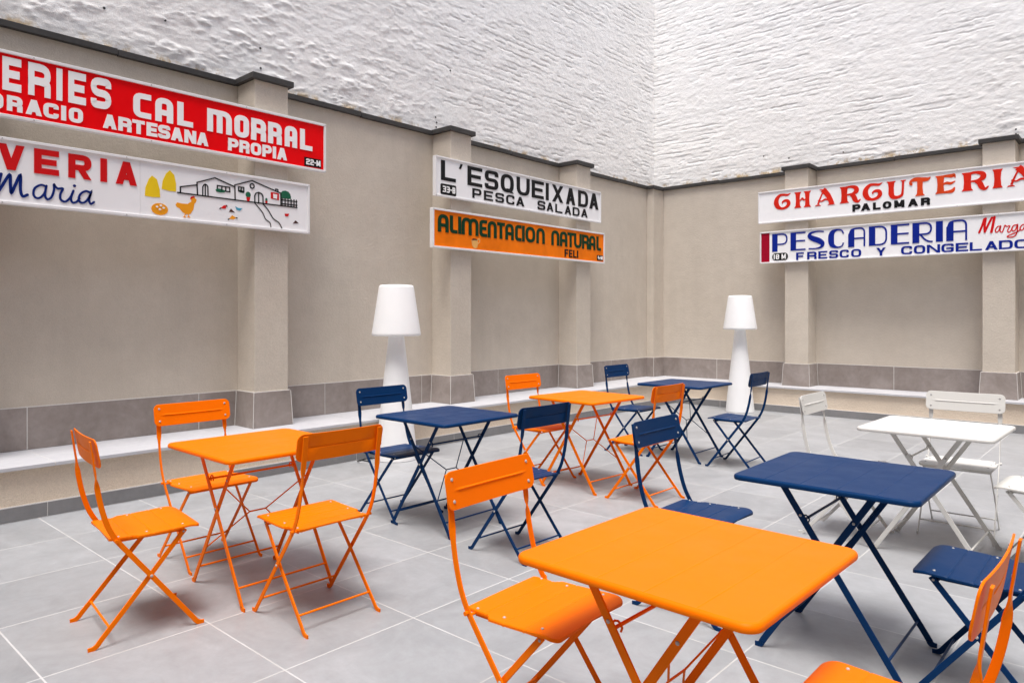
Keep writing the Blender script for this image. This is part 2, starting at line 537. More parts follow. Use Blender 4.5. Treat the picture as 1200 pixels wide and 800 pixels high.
def brick_wall(name, side, u0, u1, seed, label, rough_at, z0=3.50, zf=7.3, z1=11.5):
    rs = np.random.RandomState(seed)
    du, dz = 0.018, 0.0115
    U = np.arange(u0, u1 + du, du); Z = np.concatenate([np.arange(z0, zf, dz), np.linspace(zf, z1, 30)])
    nu, nz = len(U), len(Z)
    nzf = nz - 30
    big = vnoise((nz, nu), (90, 70), rs, 3)
    blob = vnoise((nz, nu), (22, 26), rs, 4, 0.6)
    fine = vnoise((nz, nu), (6, 8), rs, 3, 0.7)
    wob = vnoise((nz, nu), (60, 30), rs, 3) - 0.5
    course = 0.073
    zz = Z[:, None] + wob * 0.022 + (vnoise((nz, nu), (7, 5), rs, 3, 0.75) - 0.5) * 0.036
    ph = (zz / course) % 1.0
    # single bricks: own depth and tilt, open bed joints, nearly filled head joints, all under thick paint
    idx = np.floor(zz / course).astype(int)
    uu = U[None, :] + (vnoise((nz, nu), (8, 8), rs, 2) - 0.5) * 0.03
    bl = 0.29
    bu = uu / bl + (idx % 2) * 0.5 + 0.13 * np.sin(idx * 1.7)
    ib = np.floor(bu).astype(int)
    fu = bu - ib
    tab = rs.rand(4096)
    rnd = lambda k: tab[(idx * 131 + ib * 17 + k * 977) % 4096]
    depth = (rnd(0) - 0.5) * 0.011
    tilt = (rnd(1) - 0.25) * 0.013
    bed = np.clip((0.25 - ph) / 0.10, 0, 1); head = np.clip(1 - np.minimum(fu, 1 - fu) / 0.07, 0, 1)
    open_ = np.clip((vnoise((nz, nu), (5, 11), rs, 3, 0.6) - 0.44) * 7, 0, 1) * np.clip((vnoise((nz, nu), (38, 50), rs, 3) - 0.36) * 6, 0, 1)
    m2 = rough_at(U)[None, :]
    mask = (1 - m2)
    brick = (depth * 0.7 + tilt * (0.5 - ph) * 0.7) * (0.35 + 0.65 * open_) - 0.012 * bed * open_ * (0.45 + 0.7 * rnd(2)) - 0.0035 * head * open_
    grit = vnoise((nz, nu), (3, 2.2), rs, 2, 0.8)
    crust = vnoise((nz, nu), (7, 9), rs, 4, 0.7)
    lump = np.clip((vnoise((nz, nu), (7, 10), rs, 4, 0.7) - 0.54) * 6, 0, 1) * np.clip((vnoise((nz, nu), (50, 44), rs, 2) - 0.48) * 6, 0, 1)
    h = brick * mask + (big - 0.5) * 0.018 + (blob - 0.5) * 0.006 * (0.4 + 1.0 * m2) + (crust - 0.5) * 0.014 * m2 + (fine - 0.5) * 0.0045 + (grit - 0.5) * 0.0065 + lump * 0.009 * (0.4 + m2)
    h[nzf:] *= 0.2
    P = np.zeros((nz, nu, 3))
    if side == 'L':
        P[..., 0] = WX - 0.14 + h; P[..., 1] = U[None, :]
    else:
        P[..., 0] = U[None, :]; P[..., 1] = WY + 0.14 - h
    P[..., 2] = Z[:, None]
    me = bpy.data.meshes.new(name)
    q = np.arange(nz * nu).reshape(nz, nu)
    F = np.stack([q[:-1, :-1], q[:-1, 1:], q[1:, 1:], q[1:, :-1]], -1).reshape(-1, 4)
    if side != 'L': pass
    me.vertices.add(nz * nu); me.vertices.foreach_set('co', P.reshape(-1))
    me.loops.add(F.size); me.loops.foreach_set('vertex_index', F.reshape(-1).astype(np.int32))
    me.polygons.add(len(F)); me.polygons.foreach_set('loop_start', np.arange(0, F.size, 4, dtype=np.int32))
    me.polygons.foreach_set('use_smooth', np.ones(len(F), dtype=bool))
    me.update(calc_edges=True); me.validate()
    me.materials.append(M['brick'])
    o = bpy.data.objects.new(name, me); COL.objects.link(o)
    tag(o, label, 'wall')
    # solid core behind the skin, drilled holes
    bm = bmesh.new()
    if side == 'L': box(bm, WX - 0.50, WX - 0.20, u0, u1 + 0.3, 0, z1)
    else: box(bm, u0 - 0.3, u1, WY + 0.20, WY + 0.50, 0, z1)
    if side == 'L': box(bm, WX - 0.50, WX - 0.15, YS, u0, 0, z1)
    else: box(bm, u1, XE, WY + 0.15, WY + 0.50, 0, z1)
    obj('wall_core', bm, 'brick', o)
    return o, (lambda u, z: float(h[min(nzf - 1, int((z - z0) / dz)), min(nu - 1, int((u - u0) / du))]))

def sstep(x, a, b):
    t = np.clip((x - a) / (b - a), 0, 1); return t * t * (3 - 2 * t)
tl, hL = brick_wall('white_brick_wall', 'L', YF, WY + 0.15, 3, 'tall rough white painted wall rising above the left coping, lumpy plaster over brick', lambda U: 0.85 * (1 - sstep(U, 4.2, 6.6)))
tb, hB = brick_wall('white_brick_wall', 'B', WX - 0.15, XF, 11, 'tall white painted brick wall at the back with fine horizontal courses', lambda U: 0.10 + 0.55 * np.exp(-((U + 1.2) / 0.5) ** 2))
bm = bmesh.new()
for y, z in ((2.70, 4.05), (3.62, 4.06), (3.62, 3.86), (5.95, 3.86), (5.97, 3.80), (5.96, 3.74), (6.2, 4.5), (2.2, 4.0)):
    x = WX - 0.14 + hL(y, z)
    rod(bm, (x - 0.02, y, z), (x + 0.004, y, z), 0.011, 8)
obj('drill_hole', bm, 'coping', tl)
bm = bmesh.new()
for xx, z in ((-3.4, 3.83), (-1.30, 3.80), (-1.30, 3.74), (-4.6, 3.95), (-4.2, 3.86)):
    y = WY + 0.14 - hB(xx, z)
    rod(bm, (xx, y + 0.02, z), (xx, y - 0.004, z), 0.011, 8)
obj('drill_hole', bm, 'coping', tb)

# the two sides of the court behind the camera: plain white walls
bm = bmesh.new(); box(bm, -6.95, 5.3, -5.3, -5.0, 0, 11.5); o = obj('plain_wall', bm, 'render'); tag(o, 'plain beige wall closing the court behind the viewer', 'wall')
bm = bmesh.new(); box(bm, 5.0, 5.3, -5.0, 11.5, 0, 11.5); o = obj('plain_wall', bm, 'render'); tag(o, 'plain beige wall closing the right side of the court', 'wall')

# ------------------------------------------------------------------ signs and lettering
class Sign:
    """flat frame of a sign face: u along the wall, v up, depth d out of the face"""
    def __init__(s, side, u0, u1, v0, v1, face, thick=0.042):
        s.side, s.u0, s.u1, s.v0, s.v1, s.face, s.thick = side, u0, u1, v0, v1, face, thick
        s.k = SK[side]           # true size of the sign against the sizes noted below
    def p(s, u, v, d=0.0):
        u, v = u * s.k, 1.4 + (v - 1.4) * s.k
        return (s.face + d, u, v) if s.side == 'L' else (u, s.face - d, v)
    def box(s, bm, u0, u1, v0, v1, d0, d1, bev=0.0):
        a, b = s.p(u0, v0, d0), s.p(u1, v1, d1)
        box(bm, min(a[0], b[0]), max(a[0], b[0]), min(a[1], b[1]), max(a[1], b[1]), a[2], b[2], bev)
SK = {'L': 6.078 / 5.99, 'B': 10.620 / 10.53}

LIFT = [0.0]
def nextlift():
    LIFT[0] = (LIFT[0] + 0.00022) % 0.0022
    return LIFT[0]

def strip(bm, sg, pts, hw, closed=False, d0=0.0, d1=0.004, sx=1.0, sy=1.0, cap='square', rnd=0):
    """raised stroke along pts in sign coordinates; the pen is an ellipse sx*hw by sy*hw"""
    d1 += nextlift()
    P = [Vector((x / sx, y / sy)) for x, y in pts]
    n = len(P)
    W = hw if isinstance(hw, (list, tuple)) else [hw] * n
    if not closed and cap in ('square', 'first', 'last'):
        if cap != 'last': P[0] = P[0] + (P[0] - P[1]).normalized() * W[0]
        if cap != 'first': P[-1] = P[-1] + (P[-1] - P[-2]).normalized() * W[-1]
    Lf, Rt = [], []
    for i in range(n):
        if closed: a, b = P[i] - P[i - 1], P[(i + 1) % n] - P[i]
        else: a = P[i] - P[i - 1] if i else P[1] - P[0]; b = P[i + 1] - P[i] if i < n - 1 else a
        a = a.normalized(); b = b.normalized()
        t = (a + b)
        if t.length < 1e-4: t = a
        t.normalize()
        nn = Vector((-t.y, t.x))
        k = 1 / max(0.45, nn.dot(Vector((-a.y, a.x))))
        Lf.append(P[i] + nn * W[i] * k); Rt.append(P[i] - nn * W[i] * k)
    def V(q, dd): return bm.verts.new(sg.p(q.x * sx, q.y * sy, dd))
    lt, rt = [V(q, d1) for q in Lf], [V(q, d1) for q in Rt]
    lb, rb = [V(q, d0) for q in Lf], [V(q, d0) for q in Rt]
    m = n if closed else n - 1
    for i in range(m):
        j = (i + 1) % n
        bm.faces.new((lt[i], lt[j], rt[j], rt[i]))
        bm.faces.new((lt[i], lb[i], lb[j], lt[j])); bm.faces.new((rt[i], rt[j], rb[j], rb[i]))
    if not closed:
        for e in (0, -1): bm.faces.new((lt[e], rt[e], rb[e], lb[e]))
        if cap == 'round':
            for e in (0, -1): poly(bm, sg, [(sx * (P[e].x + W[e] * math.cos(k * math.pi / 5)), sy * (P[e].y + W[e] * math.sin(k * math.pi / 5))) for k in range(10)], d0, d1 - 0.0001 - nextlift() * 0.1)

def poly(bm, sg, pts, d0=0.0, d1=0.004, mi=0):
    """raised filled outline"""
    d1 += nextlift()
    top = [bm.verts.new(sg.p(x, y, d1)) for x, y in pts]
    bot = [bm.verts.new(sg.p(x, y, d0)) for x, y in pts]
    for tri in tessellate_polygon([[Vector((x, y, 0)) for x, y in pts]]):
        try:
            f = bm.faces.new([top[i] for i in tri]); f.material_index = mi
        except ValueError: pass
    n = len(pts)
    for i in range(n):
        f = bm.faces.new((top[i], bot[i], bot[(i + 1) % n], top[(i + 1) % n])); f.material_index = mi

def fillet(pts, closed, rad, seg=5):
    out = []
    n = len(pts)
    for i, p in enumerate(pts):
        x, y, q = (*p, 0)[:3]
        if not q or (not closed and i in (0, n - 1)):
            out.append((x, y)); continue
        A = Vector(pts[i - 1][:2]); B = Vector((x, y)); C_ = Vector(pts[(i + 1) % n][:2])
        r = min(rad * q, (A - B).length * 0.499, (C_ - B).length * 0.499)
        a = B + (A - B).normalized() * r; c = B + (C_ - B).normalized() * r
        for k in range(seg + 1):
            s = k / seg
            # quadratic corner, slightly squarer than a circle
            out.append(tuple(a * (1 - s) ** 2 + B * 2 * s * (1 - s) + c * s * s))
    return out

def P_(*pts, closed=False): return ('p', list(pts), closed)
def D_(x0, y0, x1, y1, k=1.0): return ('d', x0, y0, x1, y1, k)
RECT = ((0, 0, 1), (1, 0, 1), (1, 1, 1), (0, 1, 1))
GLYPHS = {
    'O': [P_(*RECT, closed=True)],
    'C': [P_((1, .70), (1, 1, 1), (0, 1, 1), (0, 0, 1), (1, 0, 1), (1, .30))],
    'c': [P_((1, 1), (0, 1, 1), (0, 0, 1), (1, 0))],
    'G': [P_((1, .74), (1, 1, 1), (0, 1, 1), (0, 0, 1), (1, 0, .4), (1, .45), (.52, .45))],
    'S': [P_((1, .76), (1, 1, 1), (0, 1, 1), (0, .5, 1), (1, .5, 1), (1, 0, 1), (0, 0, 1), (0, .24))],
    'U': [P_((0, 1), (0, 0, 1), (1, 0, 1), (1, 1))],
    'D': [P_((0, 0), (1, 0, 1), (1, 1, 1), (0, 1), closed=True)],
    'P': [P_((0, 0), (0, 1)), P_((0, 1), (1, 1, 1), (1, .42, 1), (0, .42))],
    'R': [P_((0, 0), (0, 1)), P_((0, 1), (1, 1, 1), (1, .45, .7), (0, .45)), P_((.5, .45), (1, .42, .5), (1, 0))],
    'r': [P_((0, 0), (0, 1)), P_((0, 1), (1, 1, 1), (1, .45, 1), (0, .45)), D_(.55, .42, 1, 0)],
    'E': [P_((1, 1), (0, 1), (0, 0), (1, 0)), P_((.1, .5), (.86, .5))],
    'F': [P_((1, 1), (0, 1), (0, 0)), P_((.1, .48), (.86, .48))],
    'L': [P_((0, 1), (0, 0), (1, 0))],
    'I': [P_((.5, 0), (.5, 1))],
    'T': [P_((0, 1), (1, 1)), P_((.5, .9), (.5, 0))],
    'H': [P_((0, 0), (0, 1)), P_((1, 0), (1, 1)), P_((.1, .5), (.9, .5))],
    'N': [P_((0, 0), (0, 1)), P_((1, 0), (1, 1)), D_(0, 1, 1, 0)],
    'M': [P_((0, 0), (0, 1)), P_((1, 0), (1, 1)), D_(0, 1, .5, .12), D_(1, 1, .5, .12)],
    'A': [D_(0, 0, .5, 1), D_(1, 0, .5, 1), P_((.28, .27), (.72, .27))],
    'V': [D_(0, 1, .5, 0), D_(1, 1, .5, 0)],
    'Y': [D_(0, 1, .5, .42), D_(1, 1, .5, .42), P_((.5, .42), (.5, 0))],
    'X': [D_(0, 0, 1, 1), D_(0, 1, 1, 0)],
    'Q': [P_(*RECT, closed=True), D_(.58, .22, 1.0, 0)],
    # round-shouldered alternates
    'a': [P_((0, 0), (0, 1, 1), (1, 1, 1), (1, 0)), P_((.1, .36), (.9, .36))],
    'n': [P_((0, 0), (0, 1, 1), (1, 1, 1), (1, 0))],
    'm': [P_((0, 0), (0, 1), (.5, 1, .8), (.5, 0)), P_((.3, 1), (1, 1, .8), (1, 0))],
    'w': [P_((0, 0), (0, 1, 1), (.5, 1, 1), (.5, 0)), P_((.5, 0), (.5, 1, 1), (1, 1, 1), (1, 0))],
    'e': [P_((1, 1), (0, 1, 1), (0, .5, .5), (.12, .5)), P_((.12, .5), (0, .5, .5), (0, 0, 1), (1, 0)), P_((.12, .5), (.85, .5))],
    'd': [P_((1, 0), (1, 1), (0, 1, 1), (0, 0, 1), closed=True)],
    'l': [P_((0, 1), (0, 0, 1), (1, 0))],
    "'": [D_(0, .74, 1, 1, .5)],
    '-': [P_((.1, .5), (.9, .5))],
    '1': [P_((.5, 0), (.5, 1))],
    '2': [P_((0, .76), (0, 1, 1), (1, 1, 1), (1, .5, 1), (0, .5, 1), (0, 0), (1, 0))],
    '3': [P_((0, 1), (1, 1, 1), (1, 0, 1), (0, 0)), P_((.3, .5), (.9, .5))],
    '4': [P_((.1, 1), (0, .35), (1, .35)), P_((.72, .75), (.72, 0))],
    '8': [P_(*RECT, closed=True), P_((.1, .5), (.9, .5))],
    'B': [P_((0, 0), (1, 0, 1), (1, 1, 1), (0, 1), closed=True), P_((.1, .5), (.9, .5))],
}

def letter(bm, sg, ch, u0, u1, v0, v1, tv, th, rad=0.5, d0=0.0):
    """draws one glyph filling the box u0..u1, v0..v1; tv / th are the stem and bar thicknesses"""
    if ch == 'I' or ch == '1': u0, u1 = (u0 + u1) / 2 - tv / 2, (u0 + u1) / 2 + tv / 2
    a0, a1, b0, b1 = u0 + tv / 2, u1 - tv / 2, v0 + th / 2, v1 - th / 2
    if a1 < a0: a0 = a1 = (u0 + u1) / 2
    R_ = rad * min(a1 - a0, b1 - b0) if a1 > a0 else 0
    for g in GLYPHS[ch]:
        if g[0] == 'p':
            pts = fillet([(a0 + q[0] * (a1 - a0), b0 + q[1] * (b1 - b0), *(q[2:])) for q in g[1]], g[2], R_)
            # stroke ends inside the letter box are cut flat, ends on its border reach the border
            ins = [abs(g[1][e][0] - g[1][k][0]) < 0.01 and 0.01 < g[1][e][1] < 0.99 for e, k in ((0, 1), (-1, -2))]
            cap = 'flat' if all(ins) else 'last' if ins[0] else 'first' if ins[1] else 'square'
            strip(bm, sg, pts, 0.5, g[2], d0, d0 + 0.004, tv, th, cap)
        else:
            _, x0, y0, x1, y1, k = g
            t = tv * 1.06 * k
            X0, X1 = u0 + t / 2 + x0 * (u1 - u0 - t), u0 + t / 2 + x1 * (u1 - u0 - t)
            Y0, Y1 = v0 + y0 * (v1 - v0), v0 + y1 * (v1 - v0)
            poly(bm, sg, [(X0 - t / 2, Y0), (X0 + t / 2, Y0), (X1 + t / 2, Y1), (X1 - t / 2, Y1)], d0, d0 + 0.004)

def word(bm, sg, items, v0, v1, tv, th, rad=0.5, sub=None):
    for ch, a, b in items:
        letter(bm, sg, (sub or {}).get(ch, ch), a, b, v0, v1, tv, th, rad)

def words(sg, add, name, mat, lists, *a, **k):
    for l in lists:
        bm = bmesh.new(); word(bm, sg, l, *a, **k); add(name, bm, mat)

def disc(u, v, ru, rv=None, n=20):
    rv = rv or ru
    return [(u + ru * math.cos(2 * math.pi * k / n), v + rv * math.sin(2 * math.pi * k / n)) for k in range(n)]

def rrect(u0, u1, v0, v1, r):
    out = []
    for cx, cy, a in ((u1 - r, v1 - r, 0), (u0 + r, v1 - r, 90), (u0 + r, v0 + r, 180), (u1 - r, v0 + r, 270)):
        out += [(cx + r * math.cos(R(a + k * 22.5)), cy + r * math.sin(R(a + k * 22.5))) for k in range(5)]
    return out

def sign(label, side, u0, u1, v0, v1, panel, face, group, frame=0.022):
    sg = Sign(side, u0, u1, v0, v1, face)
    base = sg.p((u0 + u1) / 2, v0, -sg.thick)
    t = thing('shop_sign', label, 'sign', base, 0, group)
    inv = Matrix.Translation(-Vector(base))
    def add(name, bm, mat):
        o = obj(name, bm, mat, t); o.matrix_parent_inverse = inv; return o
    f = frame
    bm = bmesh.new(); sg.box(bm, u0 + f, u1 - f, v0 + f, v1 - f, -0.02, 0.0)
    add('panel', bm, panel)
    bm = bmesh.new()
    sg.box(bm, u0, u1, v1 - f, v1, -sg.thick, 0.014, 0.003); sg.box(bm, u0, u1, v0, v0 + f, -sg.thick, 0.014, 0.003)
    sg.box(bm, u0, u0 + f, v0 + f, v1 - f, -sg.thick, 0.013, 0.003); sg.box(bm, u1 - f, u1, v0 + f, v1 - f, -sg.thick, 0.013, 0.003)
    nrm = (1, 0, 0) if side == 'L' else (0, -1, 0)
    n_ = max(3, round((u1 - u0) / 0.8))
    for k in range(n_ + 1):
        for vv in (v0 + f / 2, v1 - f / 2): rivet(bm, sg.p(u0 + f / 2 + (u1 - u0 - f) * k / n_, vv, 0.0142), nrm, 0.005)
    add('frame', bm, ['alu', 'rivet'])
    bm = bmesh.new(); sg.box(bm, u0 + 0.004, u1 - 0.004, v0 + 0.004, v1 - 0.004, -sg.thick + 0.002, -0.022)
    add('back_box', bm, 'signbody')
    return sg, add

def number_tag(sg, add, items, box_, v0, v1, tv, th, r=0.008, rad=0.3):
    bm = bmesh.new(); poly(bm, sg, rrect(*box_, r), 0.0, 0.003)
    o = add('number_plate', bm, 'l_black')
    bm = bmesh.new()
    for ch, a, b in items: letter(bm, sg, ch, a, b, v0, v1, tv, th, rad, 0.0065)
    q = obj('number', bm, 'l_white', o); return o

FL, FB = -6.078, 10.620      # front faces of the signs
GS = 'painted shop signs mounted on the pillars'

# --- red sign
sg, add = sign('wide red shop sign with white block capitals, upper sign of the left pair', 'L', -0.9, 3.972, 2.797, 3.266, 's_red', FL, GS)
bm = bmesh.new()
word(bm, sg, [('E', 1.349, 1.461), ('R', 1.503, 1.642), ('I', 1.68, 1.718), ('E', 1.757, 1.874), ('S', 1.908, 2.049)], 2.988, 3.222, 0.038, 0.055, 0.6)
add('lettering', bm, 'l_white')
words(sg, add, 'lettering', 'l_white', [[('c', 2.211, 2.346), ('a', 2.378, 2.519), ('L', 2.553, 2.682)], [('m', 2.803, 3.021), ('O', 3.045, 3.18), ('R', 3.2, 3.344), ('R', 3.365, 3.502), ('a', 3.533, 3.661), ('L', 3.693, 3.824)]], 2.980, 3.174, 0.050, 0.044, 0.45)
words(sg, add, 'small_lettering', 'l_white', [[('O', 1.262, 1.354), ('R', 1.375, 1.468), ('A', 1.488, 1.588), ('C', 1.597, 1.694), ('I', 1.71, 1.743), ('O', 1.761, 1.854)], [('A', 1.992, 2.089), ('R', 2.101, 2.198), ('T', 2.204, 2.297), ('E', 2.311, 2.394), ('S', 2.4, 2.495), ('A', 2.502, 2.599), ('N', 2.611, 2.709), ('A', 2.716, 2.813)], [('P', 2.987, 3.082), ('R', 3.09, 3.184), ('O', 3.198, 3.298), ('P', 3.308, 3.401), ('I', 3.412, 3.444), ('A', 3.457, 3.555)]], 2.847, 2.955, 0.032, 0.027, 0.4)
number_tag(sg, add, [('2', 3.755, 3.792), ('2', 3.800, 3.837), ('-', 3.842, 3.862), ('M', 3.866, 3.910)], (3.739, 3.920, 2.832, 2.914), 2.846, 2.900, 0.012, 0.011, 0.002)

# --- white sign with the farmhouse
sg, add = sign('white shop sign with red capitals and a farmhouse and hen picture, under the red sign', 'L', -1.1, 3.793, 2.188, 2.657, 's_white', FL, GS)
bm = bmesh.new()
word(bm, sg, [('V', 1.322, 1.480), ('E', 1.539, 1.696), ('r', 1.757, 1.912), ('I', 1.972, 2.023), ('A', 2.083, 2.238)], 2.432, 2.611, 0.047, 0.042, 0.8)
add('lettering', bm, 'l_red')
bm = bmesh.new()
def script(bm, sg, pts, hw, n=6): strip(bm, sg, catmull(pts, n), hw, False, 0, 0.003, cap='round')
script(bm, sg, [(1.341, 2.396), (1.325, 2.318), (1.318, 2.262), (1.345, 2.31), (1.391, 2.397), (1.396, 2.33), (1.402, 2.272), (1.425, 2.33), (1.455, 2.403), (1.456, 2.30), (1.470, 2.256), (1.498, 2.27)], 0.0095)
script(bm, sg, [(1.612, 2.345), (1.582, 2.352), (1.545, 2.325), (1.535, 2.284), (1.548, 2.257), (1.575, 2.258), (1.604, 2.295), (1.616, 2.350)], 0.0075)
script(bm, sg, [(1.616, 2.350), (1.607, 2.285), (1.622, 2.253), (1.648, 2.272), (1.664, 2.325), (1.664, 2.366), (1.674, 2.352), (1.690, 2.340), (1.721, 2.343), (1.705, 2.300), (1.708, 2.262), (1.738, 2.250), (1.770, 2.285), (1.791, 2.338)], 0.0075)
script(bm, sg, [(1.791, 2.338), (1.775, 2.280), (1.785, 2.250), (1.81, 2.256), (1.832, 2.285)], 0.0075)
script(bm, sg, [(1.905, 2.338), (1.872, 2.345), (1.838, 2.318), (1.826, 2.280), (1.840, 2.256), (1.868, 2.262), (1.895, 2.300), (1.912, 2.347), (1.896, 2.285), (1.908, 2.253), (1.930, 2.270)], 0.0075)
poly(bm, sg, disc(1.798, 2.375, 0.0105), 0, 0.003)
add('script_lettering', bm, 'l_navy')
PIC = {
 'p_yellow': [[(2.353, 2.533), (2.391, 2.508), (2.413, 2.429), (2.417, 2.366), (2.357, 2.360), (2.298, 2.364), (2.302, 2.43), (2.328, 2.502)],
              [(2.493, 2.597), (2.528, 2.563), (2.543, 2.494), (2.543, 2.429), (2.489, 2.427), (2.428, 2.437), (2.436, 2.502), (2.462, 2.565)]],
 'p_orange': [disc(2.413, 2.270, 0.066, 0.048), [(2.539, 2.319), (2.551, 2.341), (2.59, 2.337), (2.638, 2.339), (2.669, 2.363), (2.665, 2.39), (2.69, 2.405), (2.714, 2.38), (2.706, 2.359), (2.694, 2.345), (2.686, 2.296), (2.661, 2.257), (2.63, 2.25), (2.598, 2.263), (2.57, 2.295), (2.551, 2.301)],
              [(2.996, 2.251), (3.025, 2.285), (3.063, 2.267), (3.037, 2.249)]],
 'l_red': [[(2.660, 2.378), (2.662, 2.398), (2.686, 2.412), (2.702, 2.403), (2.680, 2.392)], [(3.156, 2.46), (3.194, 2.463), (3.186, 2.428), (3.162, 2.427)], [(3.337, 2.448), (3.361, 2.449), (3.358, 2.43), (3.341, 2.429)],
           [(3.393, 2.536), (3.474, 2.533), (3.474, 2.47), (3.393, 2.476)], [(2.922, 2.337), (2.95, 2.363), (2.973, 2.365), (2.967, 2.337), (2.939, 2.334)], [(3.533, 2.353), (3.579, 2.358), (3.566, 2.33), (3.537, 2.332)]],
 'p_green': [[(2.876, 2.486), (2.89, 2.502), (2.933, 2.499), (2.962, 2.492), (2.956, 2.474), (2.922, 2.47), (2.887, 2.473)], [(3.078, 2.507), (3.102, 2.519), (3.135, 2.509), (3.132, 2.491), (3.102, 2.493)],
             disc(3.174, 2.483, 0.024, 0.027), disc(3.349, 2.460, 0.011, 0.016), [(3.496, 2.544), (3.510, 2.560), (3.540, 2.568), (3.572, 2.56), (3.590, 2.540), (3.598, 2.515), (3.596, 2.497), (3.5, 2.491)]],
 'p_brown': [[(2.996, 2.312), (3.014, 2.342), (3.049, 2.312)], [(3.619, 2.272), (3.646, 2.303), (3.679, 2.278)]],
 'p_cyan': [[(3.054, 2.367), (3.078, 2.355), (3.12, 2.356), (3.096, 2.332), (3.066, 2.337)]],
}
MOTIF = {'p_yellow': ['painted_beehive'] * 2, 'p_orange': ['painted_basket', 'painted_hen', 'painted_bird'], 'l_red': ['painted_comb', 'painted_pot', 'painted_pot', 'painted_window', 'painted_bird', 'painted_bird'],
         'p_green': ['painted_plant', 'painted_plant', 'painted_bush', 'painted_bush', 'painted_tree'], 'p_brown': ['painted_bird'] * 2, 'p_cyan': ['painted_bird']}
for k in PIC:
    for nm, pl in zip(MOTIF[k], PIC[k]):
        bm = bmesh.new(); poly(bm, sg, pl, 0.0, 0.0015)
        if nm == 'painted_window': poly(bm, sg, [(3.416, 2.522), (3.455, 2.519), (3.452, 2.479), (3.416, 2.483)], 0.0, 0.0045, 1)
        if nm == 'painted_basket':
            for q in ((2.391, 2.287), (2.421, 2.300), (2.443, 2.283), (2.413, 2.268)): poly(bm, sg, disc(*q, 0.010, 0.008, 10), 0.0, 0.0045, 1)
        add(nm, bm, [k, 's_white'])
bm = bmesh.new()
LW = 0.0048
for pts, cl in ([(2.557, 2.423), (3.049, 2.422), (3.659, 2.423)], 0), ([(2.578, 2.426), (2.578, 2.473), (2.716, 2.508)], 0), ([(2.720, 2.426), (2.716, 2.529), (2.871, 2.589), (3.046, 2.537)], 0), \
        ([(2.765, 2.425), (2.765, 2.498), (2.775, 2.517), (2.787, 2.523), (2.800, 2.518), (2.809, 2.504), (2.811, 2.426)], 0), ([(2.787, 2.520), (2.787, 2.425)], 0), \
        ([(2.893, 2.527), (3.002, 2.525), (3.004, 2.486), (2.89, 2.488)], 1), ([(2.933, 2.527), (2.931, 2.488)], 0), ([(2.967, 2.526), (2.967, 2.487)], 0), \
        ([(3.052, 2.423), (3.049, 2.553), (3.21, 2.613), (3.493, 2.538), (3.493, 2.428)], 0), ([(3.084, 2.541), (3.132, 2.542), (3.132, 2.503), (3.084, 2.505)], 1), ([(3.108, 2.540), (3.108, 2.505)], 0), \
        (disc(3.211, 2.566, 0.019, 0.021, 14), 1), ([(3.237, 2.421), (3.235, 2.482), (3.247, 2.506), (3.273, 2.517), (3.303, 2.508), (3.315, 2.488), (3.317, 2.421)], 0), ([(3.274, 2.515), (3.274, 2.42)], 0), \
        ([(3.442, 2.550), (3.442, 2.569), (3.464, 2.567), (3.465, 2.546)], 0), ([(3.5, 2.477), (3.659, 2.479)], 0), ([(3.5, 2.443), (3.659, 2.445)], 0), ([(3.436, 2.522), (3.436, 2.481)], 0):
    strip(bm, sg, pts, LW, bool(cl), 0, 0.003)
for x in (3.506, 3.537, 3.567, 3.599, 3.629, 3.655): strip(bm, sg, [(x, 2.492), (x, 2.424)], LW * 0.9, False, 0, 0.003)
script(bm, sg, [(3.235, 2.418), (3.278, 2.377), (3.315, 2.335), (3.34, 2.286), (3.384, 2.255), (3.394, 2.216)], LW * 0.8)
script(bm, sg, [(3.317, 2.417), (3.365, 2.37), (3.416, 2.299), (3.474, 2.264), (3.504, 2.216)], LW * 0.8)
for a, b in (((2.922, 2.337), (2.915, 2.330)), ((2.973, 2.365), (2.978, 2.358)), ((2.996, 2.251), (2.990, 2.246)), ((3.063, 2.267), (3.070, 2.266))): strip(bm, sg, [a, b], 0.004, False, 0, 0.003)
add('line_drawing', bm, 'l_black')
bm = bmesh.new()
for a, b in (((2.618, 2.252), (2.612, 2.226)), ((2.645, 2.256), (2.647, 2.230)), ((2.606, 2.228), (2.622, 2.226)), ((2.640, 2.231), (2.655, 2.230))): strip(bm, sg, [a, b], 0.0035, False, 0, 0.002)
add('hen_leg', bm, 'p_orange')
bm = bmesh.new(); strip(bm, sg, [(2.262, 2.215), (2.262, 2.63)], 0.0015, False, 0, 0.0008); add('panel_seam', bm, 'alu')

# --- white sign with squared black capitals
sg, add = sign('white shop sign with squared black capitals, above the orange sign', 'L', 5.400, 8.630, 2.760, 3.210, 's_white', FL, GS, 0.018)
bm = bmesh.new()
word(bm, sg, [('L', 5.487, 5.718), ("'", 5.768, 5.828), ('E', 5.908, 6.155), ('S', 6.2, 6.438), ('Q', 6.484, 6.722), ('U', 6.779, 7.032), ('E', 7.074, 7.318), ('I', 7.35, 7.437), ('X', 7.499, 7.737), ('A', 7.802, 8.01), ('D', 8.08, 8.314), ('A', 8.349, 8.569)], 2.946, 3.172, 0.062, 0.040, 0.45)
add('lettering', bm, 'l_black')
words(sg, add, 'small_lettering', 'l_black', [[('P', 5.988, 6.141), ('E', 6.185, 6.343), ('S', 6.386, 6.542), ('C', 6.581, 6.735), ('A', 6.77, 6.925)], [('S', 7.192, 7.35), ('A', 7.381, 7.524), ('L', 7.565, 7.722), ('A', 7.771, 7.918), ('D', 7.953, 8.112), ('A', 8.152, 8.301)]], 2.805, 2.920, 0.036, 0.021, 0.45)
